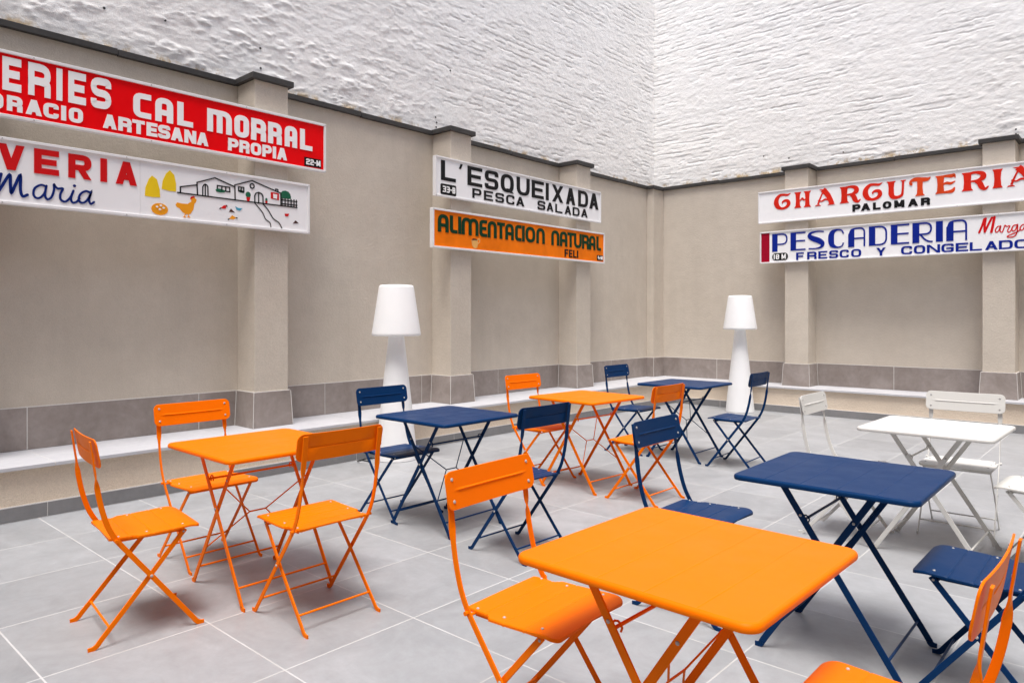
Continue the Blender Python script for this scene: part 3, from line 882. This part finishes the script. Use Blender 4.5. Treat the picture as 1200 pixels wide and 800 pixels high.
number_tag(sg, add, [('3', 5.510, 5.558), ('3', 5.568, 5.616), ('-', 5.624, 5.650), ('B', 5.660, 5.702)], (5.480, 5.725, 2.785, 2.908), 2.812, 2.882, 0.015, 0.013, 0.02)

# --- orange sign
sg, add = sign('orange shop sign with rounded dark green capitals and a small painted jug', 'L', 5.356, 8.722, 2.174, 2.620, 's_orange', FL, GS)
words(sg, add, 'lettering', 'l_green', [[('a', 5.44, 5.605), ('l', 5.624, 5.745), ('I', 5.755, 5.807), ('w', 5.812, 6.092), ('e', 6.106, 6.238), ('n', 6.250, 6.409), ('T', 6.418, 6.555), ('a', 6.566, 6.725), ('c', 6.750, 6.872), ('I', 6.886, 6.932), ('O', 6.951, 7.143), ('n', 7.168, 7.340)], [('n', 7.48, 7.650), ('a', 7.665, 7.830), ('T', 7.835, 7.978), ('U', 7.985, 8.162), ('R', 8.172, 8.337), ('a', 8.343, 8.496), ('l', 8.522, 8.633)]], 2.358, 2.560, 0.050, 0.040, 1.0)
bm = bmesh.new()
word(bm, sg, [('F', 7.77, 7.848), ('E', 7.869, 7.947), ('L', 7.965, 8.04), ('I', 8.05, 8.084)], 2.219, 2.324, 0.026, 0.020, 0.3)
add('small_lettering', bm, 'l_black')
number_tag(sg, add, [('4', 8.553, 8.590), ('-', 8.595, 8.615), ('M', 8.620, 8.668)], (8.537, 8.683, 2.216, 2.292), 2.228, 2.280, 0.013, 0.011, 0.012)
bm = bmesh.new()
poly(bm, sg, [(5.972, 2.304), (6.078, 2.312), (6.083, 2.268), (6.069, 2.222), (6.045, 2.212), (6.012, 2.214), (5.985, 2.245)], 0, 0.002, 0)
strip(bm, sg, catmull([(6.079, 2.312), (6.098, 2.328), (6.114, 2.312), (6.106, 2.285), (6.080, 2.268)], 5), 0.006, False, 0, 0.002, cap='round')
n0 = len(bm.faces)
poly(bm, sg, [(5.978, 2.304), (6.000, 2.326), (6.050, 2.322), (6.074, 2.312)], 0, 0.003, 1)
add('picture', bm, ['p_peach', 'p_brown'])

# --- white sign with ornate scarlet letters (back wall)
sg, add = sign('white shop sign with ornate scarlet serif capitals, upper sign on the back wall', 'B', -4.430, 0.75, 2.795, 3.270, 's_white', FB, GS, 0.018)
V0, V1 = 2.980, 3.210
def vs(bm, pts, ws, u0, u1):
    """stroke of changing width inside a letter box"""
    q = catmull([(u0 + x * (u1 - u0), V0 + y * (V1 - V0), k) for (x, y), k in zip(pts, ws)], 7)
    strip(bm, sg, [(a, b) for a, b, _ in q], [max(0.002, k * 0.5) for _, _, k in q], False, 0, 0.004, cap='flat')
def stem(bm, u, wd, v0, v1, serif=0.022, both=3):
    """stem with waisted sides and hooked slab serifs"""
    h = wd / 2
    L_ = []
    for y, k in ((0, serif), (0.05, serif * 0.75), (0.13, 0.004), (0.5, -0.002), (0.87, 0.004), (0.95, serif * 0.75), (1, serif)):
        if (y < 0.3 and not both & 1) or (y > 0.7 and not both & 2): k = 0
        L_.append((h + k, v0 + y * (v1 - v0)))
    poly(bm, sg, [(u + a, b) for a, b in L_] + [(u - a, b) for a, b in L_[::-1]], 0, 0.004)
def ornate(bm, ch, u0, u1):
    W_, H_ = u1 - u0, V1 - V0
    if ch == 'C':
        vs(bm, [(1.0, .99), (.82, .90), (.60, .93), (.36, .92), (.17, .72), (.12, .46), (.22, .20), (.45, .07), (.72, .12), (.88, .30), (.84, .50), (.66, .55), (.50, .46), (.53, .36)], [.006, .030, .034, .040, .058, .072, .062, .036, .040, .052, .048, .036, .020, .006], u0, u1)
    elif ch == 'H':
        stem(bm, u0 + .25 * W_, .058, V0, V1); stem(bm, u0 + .76 * W_, .058, V0, V1)
        vs(bm, [(.3, .42), (.42, .50), (.5, .58), (.58, .46), (.72, .56)], [.020, .020, .026, .020, .018], u0, u1)
    elif ch == 'A':
        vs(bm, [(.40, .98), (.66, .6), (.86, .04)], [.075, .068, .066], u0, u1)
        vs(bm, [(.46, .94), (.30, .55), (.16, .10)], [.020, .020, .026], u0, u1)
        vs(bm, [(.16, .34), (.34, .27), (.52, .36), (.74, .28)], [.020, .018, .024, .018], u0, u1)
        poly(bm, sg, [(u0, V0), (u0 + .30 * W_, V0), (u0 + .24 * W_, V0 + .07 * H_), (u0 + .06 * W_, V0 + .07 * H_)]); poly(bm, sg, [(u0 + .64 * W_, V0), (u1, V0), (u1 - .06 * W_, V0 + .06 * H_), (u0 + .70 * W_, V0 + .06 * H_)])
        poly(bm, sg, [(u0 + .22 * W_, V1), (u0 + .60 * W_, V1), (u0 + .56 * W_, V1 - .06 * H_), (u0 + .30 * W_, V1 - .06 * H_)])
    elif ch == 'R':
        stem(bm, u0 + .24 * W_, .078, V0, V1)
        vs(bm, [(.30, .93), (.55, .96), (.78, .86), (.80, .66), (.62, .52), (.36, .50)], [.030, .034, .056, .062, .034, .020], u0, u1)
        vs(bm, [(.50, .52), (.68, .36), (.76, .14), (.88, .03), (1.0, .16)], [.030, .060, .060, .034, .012], u0, u1)
    elif ch == 'U':
        stem(bm, u0 + .22 * W_, .068, V0 + .24 * H_, V1, both=2)
        vs(bm, [(.22, .30), (.30, .10), (.52, .04), (.76, .14), (.82, .40), (.84, .97)], [.068, .058, .040, .034, .028, .026], u0, u1)
        poly(bm, sg, [(u0 + .70 * W_, V1), (u1, V1), (u1 - .06 * W_, V1 - .07 * H_), (u0 + .76 * W_, V1 - .07 * H_)])
    elif ch == 'T':
        stem(bm, u0 + .50 * W_, .066, V0, V1 - .10 * H_, both=1)
        vs(bm, [(.14, .68), (.05, .72), (.08, .88), (.30, .95), (.62, .90), (.86, .90), (1.0, 1.0)], [.030, .030, .034, .052, .056, .044, .006], u0, u1)
    elif ch == 'E':
        stem(bm, u0 + .26 * W_, .072, V0, V1)
        vs(bm, [(.30, .93), (.55, .95), (.80, .93), (.92, .96), (.98, .80)], [.024, .034, .046, .034, .008], u0, u1)
        vs(bm, [(.36, .50), (.56, .56), (.76, .52), (.98, .62)], [.018, .034, .034, .010], u0, u1)
        vs(bm, [(.30, .06), (.60, .06), (.84, .10), (.95, .28)], [.024, .034, .044, .014], u0, u1)
    elif ch == 'I':
        stem(bm, (u0 + u1) / 2, W_ * .66, V0, V1, W_ * .17)
for ch, a, b in [('C', -4.186, -3.946), ('H', -3.908, -3.641), ('A', -3.599, -3.324), ('R', -3.267, -2.988), ('C', -2.955, -2.713), ('U', -2.655, -2.423), ('T', -2.383, -2.14), ('E', -2.086, -1.858), ('R', -1.802, -1.507), ('I', -1.467, -1.362), ('A', -1.319, -1.04)]:
    bm = bmesh.new(); ornate(bm, ch, a, b)
    o = add('letter', bm, 'l_rust' if ch in 'TE' else 'l_ruby')
    if ch in 'TE': o['label'] = 'letter faded to a more orange red'
bm = bmesh.new()
word(bm, sg, [('P', -3.093, -2.988), ('A', -2.982, -2.863), ('L', -2.83, -2.734), ('O', -2.708, -2.6), ('M', -2.567, -2.444), ('A', -2.403, -2.283), ('R', -2.25, -2.145)], 2.851, 2.949, 0.036, 0.026, 0.5)
add('small_lettering', bm, 'l_black')

# --- white sign with blue letters (back wall)
sg, add = sign('white shop sign with tall blue capitals and a crimson end block, on the back wall', 'B', -4.405, 0.85, 2.197, 2.668, 's_white', FB, GS, 0.018)
bm = bmesh.new(); poly(bm, sg, [(-4.384, 2.217), (-4.259, 2.217), (-4.259, 2.647), (-4.384, 2.647)], 0, 0.0015); add('end_block', bm, 'crimson')
V0, V1 = 2.364, 2.628
TH = 0.0105
def deco(bm, ch, u0, u1):
    W_, H_ = u1 - u0, V1 - V0
    sw = 0.080
    def th(pts, closed=False, rad=0.5):
        q = fillet([(u0 + x * W_, V0 + y * H_, *r) for x, y, *r in pts], closed, rad * min(W_ - sw, H_))
        strip(bm, sg, q, TH, closed, 0, 0.004, cap='flat')
    def st(x0=0.0, w_=sw, y0=0, y1=1): poly(bm, sg, [(u0 + x0, V0 + y0 * H_), (u0 + x0 + w_, V0 + y0 * H_), (u0 + x0 + w_, V0 + y1 * H_), (u0 + x0, V0 + y1 * H_)])
    e = TH / H_; ew = TH / W_
    if ch == 'I': st(0, W_)
    elif ch == 'P': st(); th([(.2, 1 - e), (1 - ew, 1 - e, 1), (1 - ew, .40, 1), (.2, .40)], rad=.9)
    elif ch == 'E': st(); th([(.2, 1 - e), (1, 1 - e)]); th([(.2, .52), (.97, .52)]); th([(.2, e), (1, e)])
    elif ch == 'S':
        q = catmull([(u0 + x * W_, V0 + y * H_, k) for x, y, k in ((.97, .93, .018), (.6, .96, .018), (.20, .90, .032), (.10, .74, .056), (.30, .60, .074), (.66, .46, .078), (.88, .30, .062), (.82, .12, .036), (.50, .04, .018), (.05, .05, .018))], 7)
        strip(bm, sg, [(a, b) for a, b, _ in q], [k / 2 for _, _, k in q], False, 0, 0.004, cap='flat')
    elif ch == 'C':
        q = catmull([(u0 + x * W_, V0 + y * H_, k) for x, y, k in ((.97, .74, .018), (.86, .92, .018), (.55, .96, .026), (.26, .82, .066), (.19, .50, .080), (.26, .18, .066), (.55, .04, .026), (.86, .08, .018), (.97, .26, .018))], 7)
        strip(bm, sg, [(a, b) for a, b, _ in q], [k / 2 for _, _, k in q], False, 0, 0.004, cap='flat')
    elif ch == 'A':
        n = 7
        poly(bm, sg, [(u0, V0), (u0 + sw, V0), (u0 + sw, V1 - .03 * H_), (u0 + sw * .8, V1 - .02 * H_), (u0 + sw * .4, V1 - .12 * H_), (u0, V1 - .34 * H_)])
        th([(.10, .74), (.16, .90, .4), (.40, 1 - e, .6), (1 - ew, 1 - e, 1), (1 - ew, 0)], rad=.6); th([(.3, .44), (1, .44)])
    elif ch == 'D': st(); th([(.2, 1 - e), (1 - ew, 1 - e, 1), (1 - ew, e, 1), (.2, e)], rad=.75)
    elif ch == 'R': st(); th([(.2, 1 - e), (1 - ew * 1.2, 1 - e, 1), (1 - ew * 1.2, .42, 1), (.2, .42)], rad=.9); th([(.38, .42), (.62, .16, 1), (.80, .05, 1), (1.02, .03)], rad=.5)
bm = bmesh.new()
for ch, a, b in [('P', -4.218, -3.989), ('E', -3.946, -3.731), ('S', -3.697, -3.469), ('C', -3.417, -3.205), ('A', -3.148, -2.928), ('D', -2.881, -2.654), ('E', -2.608, -2.388), ('R', -2.349, -2.12), ('I', -2.079, -2.0), ('A', -1.962, -1.734)]:
    deco(bm, ch, a, b)
add('lettering', bm, 'l_blue')
words(sg, add, 'small_lettering', 'l_blue', [[('F', -3.865, -3.755), ('R', -3.707, -3.575), ('E', -3.551, -3.428), ('S', -3.402, -3.281), ('C', -3.261, -3.14), ('O', -3.109, -2.979)], [('Y', -2.787, -2.671)], [('C', -2.484, -2.353), ('O', -2.332, -2.2), ('N', -2.181, -2.031), ('G', -2.017, -1.879), ('E', -1.858, -1.722), ('L', -1.706, -1.577), ('A', -1.544, -1.412), ('D', -1.401, -1.259), ('O', -1.244, -1.105)]], 2.224, 2.332, 0.031, 0.0205, 0.4)
number_tag(sg, add, [('1', -4.192, -4.176), ('8', -4.160, -4.112), ('M', -4.075, -4.012)], (-4.218, -3.983, 2.232, 2.342), 2.250, 2.324, 0.015, 0.014, 0.050)
bm = bmesh.new()
script(bm, sg, [(-1.606, 2.448), (-1.575, 2.53), (-1.552, 2.611)], 0.012); script(bm, sg, [(-1.538, 2.616), (-1.548, 2.53), (-1.546, 2.452)], 0.013)
script(bm, sg, [(-1.546, 2.452), (-1.510, 2.54), (-1.472, 2.622)], 0.012); script(bm, sg, [(-1.446, 2.625), (-1.462, 2.53), (-1.478, 2.444)], 0.014)
script(bm, sg, [(-1.385, 2.508), (-1.412, 2.506), (-1.436, 2.470), (-1.428, 2.438), (-1.405, 2.452), (-1.382, 2.512), (-1.388, 2.452), (-1.368, 2.434), (-1.350, 2.48), (-1.339, 2.516), (-1.322, 2.500), (-1.290, 2.503), (-1.312, 2.45), (-1.296, 2.426), (-1.266, 2.471)], 0.0062)
script(bm, sg, [(-1.216, 2.511), (-1.250, 2.506), (-1.270, 2.470), (-1.258, 2.440), (-1.232, 2.455), (-1.212, 2.513), (-1.216, 2.43), (-1.240, 2.378), (-1.290, 2.366), (-1.316, 2.378), (-1.280, 2.399), (-1.205, 2.432), (-1.185, 2.462)], 0.0062)
script(bm, sg, [(-1.137, 2.508), (-1.165, 2.506), (-1.188, 2.470), (-1.178, 2.443), (-1.155, 2.455), (-1.135, 2.513), (-1.142, 2.457), (-1.120, 2.44)], 0.0062)
add('script_lettering', bm, 'l_red')

# ------------------------------------------------------------------ lamps
def floor_lamp(x, y, label):
    t = thing('floor_lamp', label, 'lamp', (x, y, 0), 0, 'white plastic floor lamps')
    bm = bmesh.new()
    lathe(bm, [(0.198, 0.0), (0.205, 0.006), (0.204, 0.02), (0.150, 0.55), (0.079, 1.19), (0.078, 1.225)], 56)
    obj('lamp_base', bm, 'lamp', t, True)
    bm = bmesh.new()
    lathe(bm, [(0.222, 1.212), (0.236, 1.216), (0.241, 1.226), (0.239, 1.24), (0.172, 1.685), (0.168, 1.700), (0.155, 1.710), (0.10, 1.714)], 56)
    obj('lamp_shade', bm, 'lamp', t, True)
    return t
floor_lamp(-5.560, 4.500, 'white floor lamp with cone shade, standing by the left bench')
floor_lamp(-4.545, 10.14, 'white floor lamp with cone shade, standing against the back bench')
bm = bmesh.new()
tube(bm, [Vector(p) for p in catmull([(-5.70, 4.37, 0.010), (-5.735, 4.26, 0.010), (-5.70, 4.14, 0.012), (-5.63, 4.13, 0.03), (-5.62, 4.21, 0.012), (-5.69, 4.25, 0.024), (-5.72, 4.34, 0.010)], 8)], 0.006)
cb = obj('power_cable', bm, 'cable', None, True); tag(cb, 'black power cable coiled on the floor beside the white lamp base', 'cable')

# ------------------------------------------------------------------ folding chair
def lerp_path(P, n):
    return [Vector(q) for q in catmull(P, n)]
XA, YA, ZA = Vector((1, 0, 0)), Vector((0, 1, 0)), Vector((0, 0, 1))

def make_chair(col):
    t = thing('bistro_chair', '', 'chair')
    # side rails: front foot -> pivot -> seat hinge -> backrest
    for s in (1, -1):
        core = [(0.232, 0.2055, 0.006), (0.214, 0.2055, 0.008), (0.199, 0.2055, 0.018), (0.180, 0.205, 0.044), (0.120, 0.2045, 0.123), (0.0, 0.2035, 0.281), (-0.10, 0.2025, 0.412), (-0.132, 0.202, 0.458), (-0.158, 0.2015, 0.510), (-0.178, 0.201, 0.575), (-0.192, 0.200, 0.640), (-0.201, 0.199, 0.700), (-0.206, 0.198, 0.745), (-0.2125, 0.1975, 0.790), (-0.2215, 0.1975, 0.855), (-0.225, 0.1975, 0.878)]
        P = [(x, s * y, z) for x, y, z in core]
        pts = lerp_path(P, 3)
        wd, ws = [], []
        for i, p in enumerate(pts):
            a = pts[max(0, i - 1)]; b = pts[min(len(pts) - 1, i + 1)]
            tan = (b - a).normalized()
            inpl = Vector((-tan.z, 0, tan.x))
            k = min(1, max(0, (p.z - 0.655) / 0.085)); k = k * k * (3 - 2 * k)
            wd.append((inpl * (1 - k) + YA * s * k).normalized())
            ws.append(0.0215 + 0.004 * k)
        bm = bmesh.new(); sweep(bm, pts, wd, ws, 0.0062)
        # pivot rivet with washer, hinge stub at the back of the seat
        rivet(bm, (0.011, s * 0.2068, 0.266), (0, s, 0), 0.0065)
        rod(bm, (-0.128, s * 0.198, 0.446), (-0.128, s * 0.216, 0.446), 0.0075)
        obj('side_rail', bm, [col, 'rivet'], t, True)
    for s in (1, -1):
        core = [(-0.232, 0.193, 0.006), (-0.214, 0.193, 0.008), (-0.197, 0.193, 0.018), (-0.178, 0.1925, 0.042), (-0.10, 0.191, 0.133), (0.011, 0.189, 0.266), (0.10, 0.185, 0.372), (0.158, 0.182, 0.440)]
        pts = lerp_path([(x, s * y, z) for x, y, z in core], 3)
        wd = []
        for i, p in enumerate(pts):
            tan = (pts[min(len(pts) - 1, i + 1)] - pts[max(0, i - 1)]).normalized()
            wd.append(Vector((-tan.z, 0, tan.x)))
        bm = bmesh.new(); sweep(bm, pts, wd, 0.0215, 0.0062)
        rivet(bm, (0.150, s * 0.186, 0.430), (0, s, 0), 0.005)
        obj('leg', bm, [col, 'rivet'], t, True)
    bm = bmesh.new(); rod(bm, (-0.148, -0.190, 0.076), (-0.148, 0.190, 0.076), 0.0052); obj('stretcher', bm, col, t, True)
    bm = bmesh.new(); rod(bm, (0.153, -0.203, 0.079), (0.153, 0.203, 0.079), 0.0052); obj('stretcher', bm, col, t, True)
    bm = bmesh.new()
    rod(bm, (0.140, -0.186, 0.424), (0.140, 0.186, 0.424), 0.005)
    rod(bm, (-0.118, -0.200, 0.441), (-0.118, 0.200, 0.441), 0.005)
    for s in (1, -1):      # flat bearers under the seat
        box(bm, -0.120, 0.155, s * 0.171 - 0.003, s * 0.171 + 0.003, 0.430, 0.4475)
    obj('seat_bearer', bm, col, t, True)
    # seat: pressed sheet with notched sides, rolled front edge and cross creases
    xs = []
    x = -0.150
    stations = [-0.0825, -0.0585, 0.0095, 0.0325, 0.0915, 0.1145] + [-0.150, -0.146, -0.138, -0.100, -0.0755, -0.071, -0.0665, -0.060, -0.052, -0.048, -0.040, -0.010, 0.0165, 0.021, 0.0255, 0.060, 0.0985, 0.103, 0.1075, 0.140, 0.160, 0.175, 0.188, 0.200, 0.209, 0.2155, 0.219, 0.220]
    rc = 0.032
    stations.sort()
    bm = bmesh.new(); prev = None
    for x in stations:
        wdt = 0.203
        if x < -0.048: wdt = 0.182
        if -0.0525 < x < -0.0475: wdt = 0.1915
        if x > 0.220 - rc: q = x - (0.220 - rc); wdt = 0.203 - rc + math.sqrt(max(0, rc * rc - q * q))
        if x < -0.138: wdt = 0.182 - 0.006 * ((-0.138 - x) / 0.012) ** 2
        z = 0.4575 + 0.004 * (x / 0.2) - 0.004 * math.cos(x * 9)
        if x > 0.165: z -= 0.013 * ((x - 0.165) / 0.055) ** 2
        if min(abs(x - c) for c in (-0.071, 0.021, 0.103)) < 0.001: z -= 0.0022
        e = min(0.010, wdt * 0.5)
        ring = []
        for y, dz in ((-wdt, -0.011), (-wdt, -0.0035), (-wdt + 0.0028, -0.0004), (-wdt + e, 0.0), (-wdt * 0.45, 0.0006), (0, 0.0008), (wdt * 0.45, 0.0006), (wdt - e, 0.0), (wdt - 0.0028, -0.0004), (wdt, -0.0035), (wdt, -0.011), (wdt - 0.003, -0.011), (0, -0.0035), (-wdt + 0.003, -0.011)):
            ring.append(bm.verts.new((x, y, z + dz)))
        if prev:
            for k in range(14): bm.faces.new((prev[k], prev[(k + 1) % 14], ring[(k + 1) % 14], ring[k]))
        else: bm.faces.new(ring)
        prev = ring
    bm.faces.new(prev[::-1])
    for s in (1, -1):
        for x in (-0.112, 0.000, 0.150):
            rivet(bm, (x, s * 0.171, 0.4575 + 0.004 * (x / 0.2) - 0.004 * math.cos(x * 9) + 0.0006), (0, 0, 1), 0.0052)
    obj('seat', bm, [col, 'rivet'], t, True)
    # backrest: pressed plate with rounded corners and one long crease
    bm = bmesh.new(); prev = None
    hw, hh, rc = 0.228, 0.0635, 0.030
    ys = sorted(set([-hw + rc * (1 - math.cos(R(a))) for a in (0, 15, 30, 45, 60, 75, 90)] + [hw - rc * (1 - math.cos(R(a))) for a in (0, 15, 30, 45, 60, 75, 90)] + [-0.18, -0.165, -0.1, -0.05, 0, 0.05, 0.1, 0.165, 0.18]))
    mid = Vector((-0.2155, 0, 0.8235)); upv = Vector((-0.0225, 0, 0.125)).normalized(); nf = Vector((upv.z, 0, -upv.x))
    def pb(y, v, dp): return mid + YA * y + upv * v + nf * (dp + 0.0075 + 0.010 * (y / hw) ** 2)
    for y in ys:
        q = abs(y) - (hw - rc)
        h2 = hh if q <= 0 else hh - rc + math.sqrt(max(1e-8, rc * rc - q * q))
        cr = 0.0034 if abs(y) < 0.172 else 0.0
        if abs(abs(y) - hw) < 1e-6: h2 = hh - rc + 0.002
        ring = []
        for v, dp in ((-h2, -0.0015), (-h2 + 0.0015, 0.0018), (-0.0090, 0.0018), (-0.0042, 0.0018), (-0.0014, 0.0018 + cr), (0.0014, 0.0018 + cr), (0.0042, 0.0018), (0.0090, 0.0018), (h2 - 0.0015, 0.0018), (h2, -0.0015), (h2 - 0.001, -0.0035), (0.0050, -0.0030), (0.002, -0.0030 + cr), (-0.002, -0.0030 + cr), (-0.0050, -0.0030), (-h2 + 0.001, -0.0035)):
            ring.append(bm.verts.new(pb(y, v, dp)))
        if prev:
            for k in range(16): bm.faces.new((prev[k], prev[(k + 1) % 16], ring[(k + 1) % 16], ring[k]))
        else: bm.faces.new(ring)
        prev = ring
    bm.faces.new(prev[::-1])
    for s in (1, -1):
        for v in (-0.036, 0.036):
            rivet(bm, pb(s * 0.1975, v, 0.0018), nf, 0.0062)
            rivet(bm, pb(s * 0.1975, v, -0.0140), -nf, 0.0050)
    obj('backrest', bm, [col, 'rivet'], t, True)
    return t

# ------------------------------------------------------------------ folding table
def make_table(col):
    t = thing('bistro_table', '', 'table')
    HT, s2, rc = 0.740, 0.352, 0.042
    bm = bmesh.new()
    def outline(inset):
        r = rc - inset * 0.6; s_ = s2 - inset
        out = []
        for cx, cy, a in ((s_ - r, s_ - r, 0), (-s_ + r, s_ - r, 90), (-s_ + r, -s_ + r, 180), (s_ - r, -s_ + r, 270)):
            out += [(cx + r * math.cos(R(a + k * 11.25)), cy + r * math.sin(R(a + k * 11.25))) for k in range(9)]
        return out
    rings = []
    for inset, z in ((0.0055, HT - 0.0225), (0.0015, HT - 0.0215), (0.0, HT - 0.017), (0.0, HT - 0.009), (0.0018, HT - 0.0045), (0.0055, HT - 0.0012), (0.011, HT)):
        rings.append([bm.verts.new((x, y, z)) for x, y in outline(inset)])
    n = len(rings[0])
    for a, b in zip(rings, rings[1:]):
        for k in range(n): bm.faces.new((a[k], a[(k + 1) % n], b[(k + 1) % n], b[k]))
    # top skin split at the plank seams so that they can be pressed in
    topf = bm.faces.new(rings[-1])
    geom = [topf] + list(topf.edges) + list(topf.verts)
    for c in (-0.21, -0.07, 0.07, 0.21):
        for dx in (-0.0070, -0.0030, -0.0008, 0.0008, 0.0030, 0.0070):
            fs = [f for f in bm.faces if abs(f.normal.z) > 0.99 or all(abs(v.co.z - HT) < 1e-4 for v in f.verts)]
            fs = [f for f in bm.faces if all(abs(v.co.z - HT) < 1e-4 for v in f.verts)]
            g_ = fs + list({e for f in fs for e in f.edges}) + list({v for f in fs for v in f.verts})
            bmesh.ops.bisect_plane(bm, geom=g_, plane_co=(c + dx, 0, 0), plane_no=(1, 0, 0))
    for v in bm.verts:
        if abs(v.co.z - HT) < 1e-4:
            for c in (-0.21, -0.07, 0.07, 0.21):
                if abs(abs(v.co.x - c) - 0.0008) < 2e-4 and abs(v.co.y) < s2 - 0.005: v.co.z -= 0.0015
    # underside, set up inside the rim
    low = [bm.verts.new((x, y, HT - 0.012)) for x, y in outline(0.008)]
    for k in range(n): bm.faces.new((rings[0][k], low[k], low[(k + 1) % n], rings[0][(k + 1) % n]))
    bm.faces.new(low[::-1])
    top = obj('tabletop', bm, col, t, True)
    for f in top.data.polygons:      # the wide flat faces stay flat, only the rim is rounded
        if abs(f.normal.z) > 0.98: f.use_smooth = False
    bars = {}
    for s in (1, -1):
        for fr in (1, -1):
            yo = s * (0.245 if fr == 1 else 0.233)
            core = [(0.295, yo, 0.006), (0.280, yo, 0.008), (0.268, yo, 0.018), (0.255, yo, 0.042), (0.130, yo, 0.236), (0.0, yo, 0.437), (-0.10, yo, 0.592), (-0.178, yo, 0.713)]
            pts = lerp_path([(fr * x, y, z) for x, y, z in core], 3)
            wd = []
            for i, p in enumerate(pts):
                tan = (pts[min(len(pts) - 1, i + 1)] - pts[max(0, i - 1)]).normalized()
                wd.append(Vector((-tan.z, 0, tan.x)))
            bm = bmesh.new(); sweep(bm, pts, wd, 0.026, 0.0068)
            rivet(bm, (0, yo + s * 0.0036, 0.437), (0, s, 0), 0.007)
            rivet(bm, (fr * -0.10, yo + s * 0.0036, 0.592), (0, s, 0), 0.006)
            box(bm, fr * -0.178 - 0.016, fr * -0.178 + 0.016, yo - 0.010, yo + 0.010, 0.712, 0.7275)
            obj('leg', bm, [col, 'rivet'], t, True)
    for fr, yo in ((1, 0.245), (-1, 0.233)):
        bm = bmesh.new(); rod(bm, (fr * 0.222, -yo, 0.094), (fr * 0.222, yo, 0.094), 0.0055); obj('stretcher', bm, col, t, True)
    bm = bmesh.new(); rod(bm, (-0.088, -0.245, 0.574), (-0.088, 0.245, 0.574), 0.0055)
    for s in (1, -1):      # hook clips on the locking rod
        tube(bm, [Vector((-0.088 + 0.016 * math.cos(R(a)), s * 0.224, 0.574 + 0.016 * math.sin(R(a)))) for a in range(-40, 241, 40)], 0.0035, 6)
    obj('locking_rod', bm, col, t, True)
    # wire brace in the plane of the second pair of legs
    def onB(k, y):      # k from foot (0) to top (1)
        return Vector((-0.255 + k * 0.433, y, 0.042 + k * 0.671))
    bm = bmesh.new()
    h0, h1 = onB(0.50, -0.045), onB(0.50, 0.045)
    for e, h in ((onB(0.76, -0.233), h0), (onB(0.24, -0.233), h0), (onB(0.76, 0.233), h1), (onB(0.24, 0.233), h1)): rod(bm, e, h, 0.0036, 6)
    rod(bm, h0, h1, 0.0042, 6)
    obj('wire_brace', bm, col, t, True)
    return t

PROTO = {(k, c): (make_chair if k == 'chair' else make_table)(c) for k in ('chair', 'table') for c in ('orange', 'navy', 'white')}
USED = set()
def place(kind, col, x, y, deg, label, group):
    o = PROTO[(kind, col)]
    if (kind, col) in USED: o = dup(o)
    USED.add((kind, col))
    o.location = (x, y, 0); o.rotation_euler = (0, 0, R(deg))
    tag(o, label, kind, group)
    return o

GT, GC = 'folding bistro tables in the court', 'folding bistro chairs set at the tables'
TABLES = [
    ('orange', -3.496, 1.927, -0.5, 'orange folding table with three orange chairs, beside the bench below the red sign'),
    ('navy', -3.560, 3.320, 180, 'dark blue folding table in front of the near white lamp, between two dark blue chairs'),
    ('orange', -3.515, 4.860, 176, 'orange folding table between two orange chairs, standing below the orange sign'),
    ('navy', -3.480, 6.480, 180, 'dark blue folding table near the wall corner, in front of the far white lamp'),
    ('orange', -0.972, 1.832, -1.0, 'large orange folding table filling the lower middle of the photo, plank seams visible'),
    ('navy', -0.970, 3.205, 0.5, 'dark blue folding table standing between the front orange table and the white table'),
    ('white', -0.970, 4.920, -1.5, 'cream white folding table set with cream white chairs'),
]
for c, x, y, a, lab in TABLES: place('table', c, x, y, a, lab, GT)
CHAIRS = [
    ('orange', -3.472, 1.296, 83, 'orange folding chair seen from its side, leftmost of all the chairs'),
    ('orange', -4.105, 1.931, 0.4, 'orange folding chair behind the left orange table, backrest against the bench'),
    ('orange', -2.963, 1.920, 179.2, 'orange folding chair seen from behind, pulled up to the left orange table'),
    ('navy', -4.007, 3.274, -0.4, 'dark blue folding chair in front of the near white lamp'),
    ('navy', -2.839, 3.243, 178, 'dark blue folding chair seen from behind, partly hidden by the front orange backrest'),
    ('orange', -3.961, 4.795, -1.5, 'orange folding chair below the orange sign, on the bench side of the far orange table'),
    ('orange', -2.918, 4.803, 179, 'orange folding chair seen from behind, partly covered by a dark blue backrest'),
    ('navy', -4.047, 6.428, 0.6, 'small far dark blue folding chair on the bench side of the corner table'),
    ('navy', -2.904, 6.429, 182, 'dark blue folding chair in front of the far white lamp'),
    ('navy', -1.662, 3.190, 0.9, 'dark blue folding chair with its seat showing behind the front orange table'),
    ('orange', -1.526, 1.832, 2.4, 'large orange folding chair at the left side of the front orange table'),
    ('white', -1.476, 4.892, -0.2, 'cream white folding chair whose backrest rises behind the dark blue tabletop'),
    ('white', -0.935, 5.430, -88, 'cream white folding chair with its wide backrest facing us behind the white table'),
    ('white', -0.430, 4.945, 177, 'cream white folding chair cut by the photo edge, to the right of the white table'),
    ('navy', -0.452, 3.190, 180, 'dark blue folding chair with only seat and legs showing, right of the dark blue table'),
    ('orange', -0.455, 1.850, 180, 'orange folding chair cut by the photo edge, its backrest seen from the side'),
]
for c, x, y, a, lab in CHAIRS: place('chair', c, x, y, a, lab, GC)
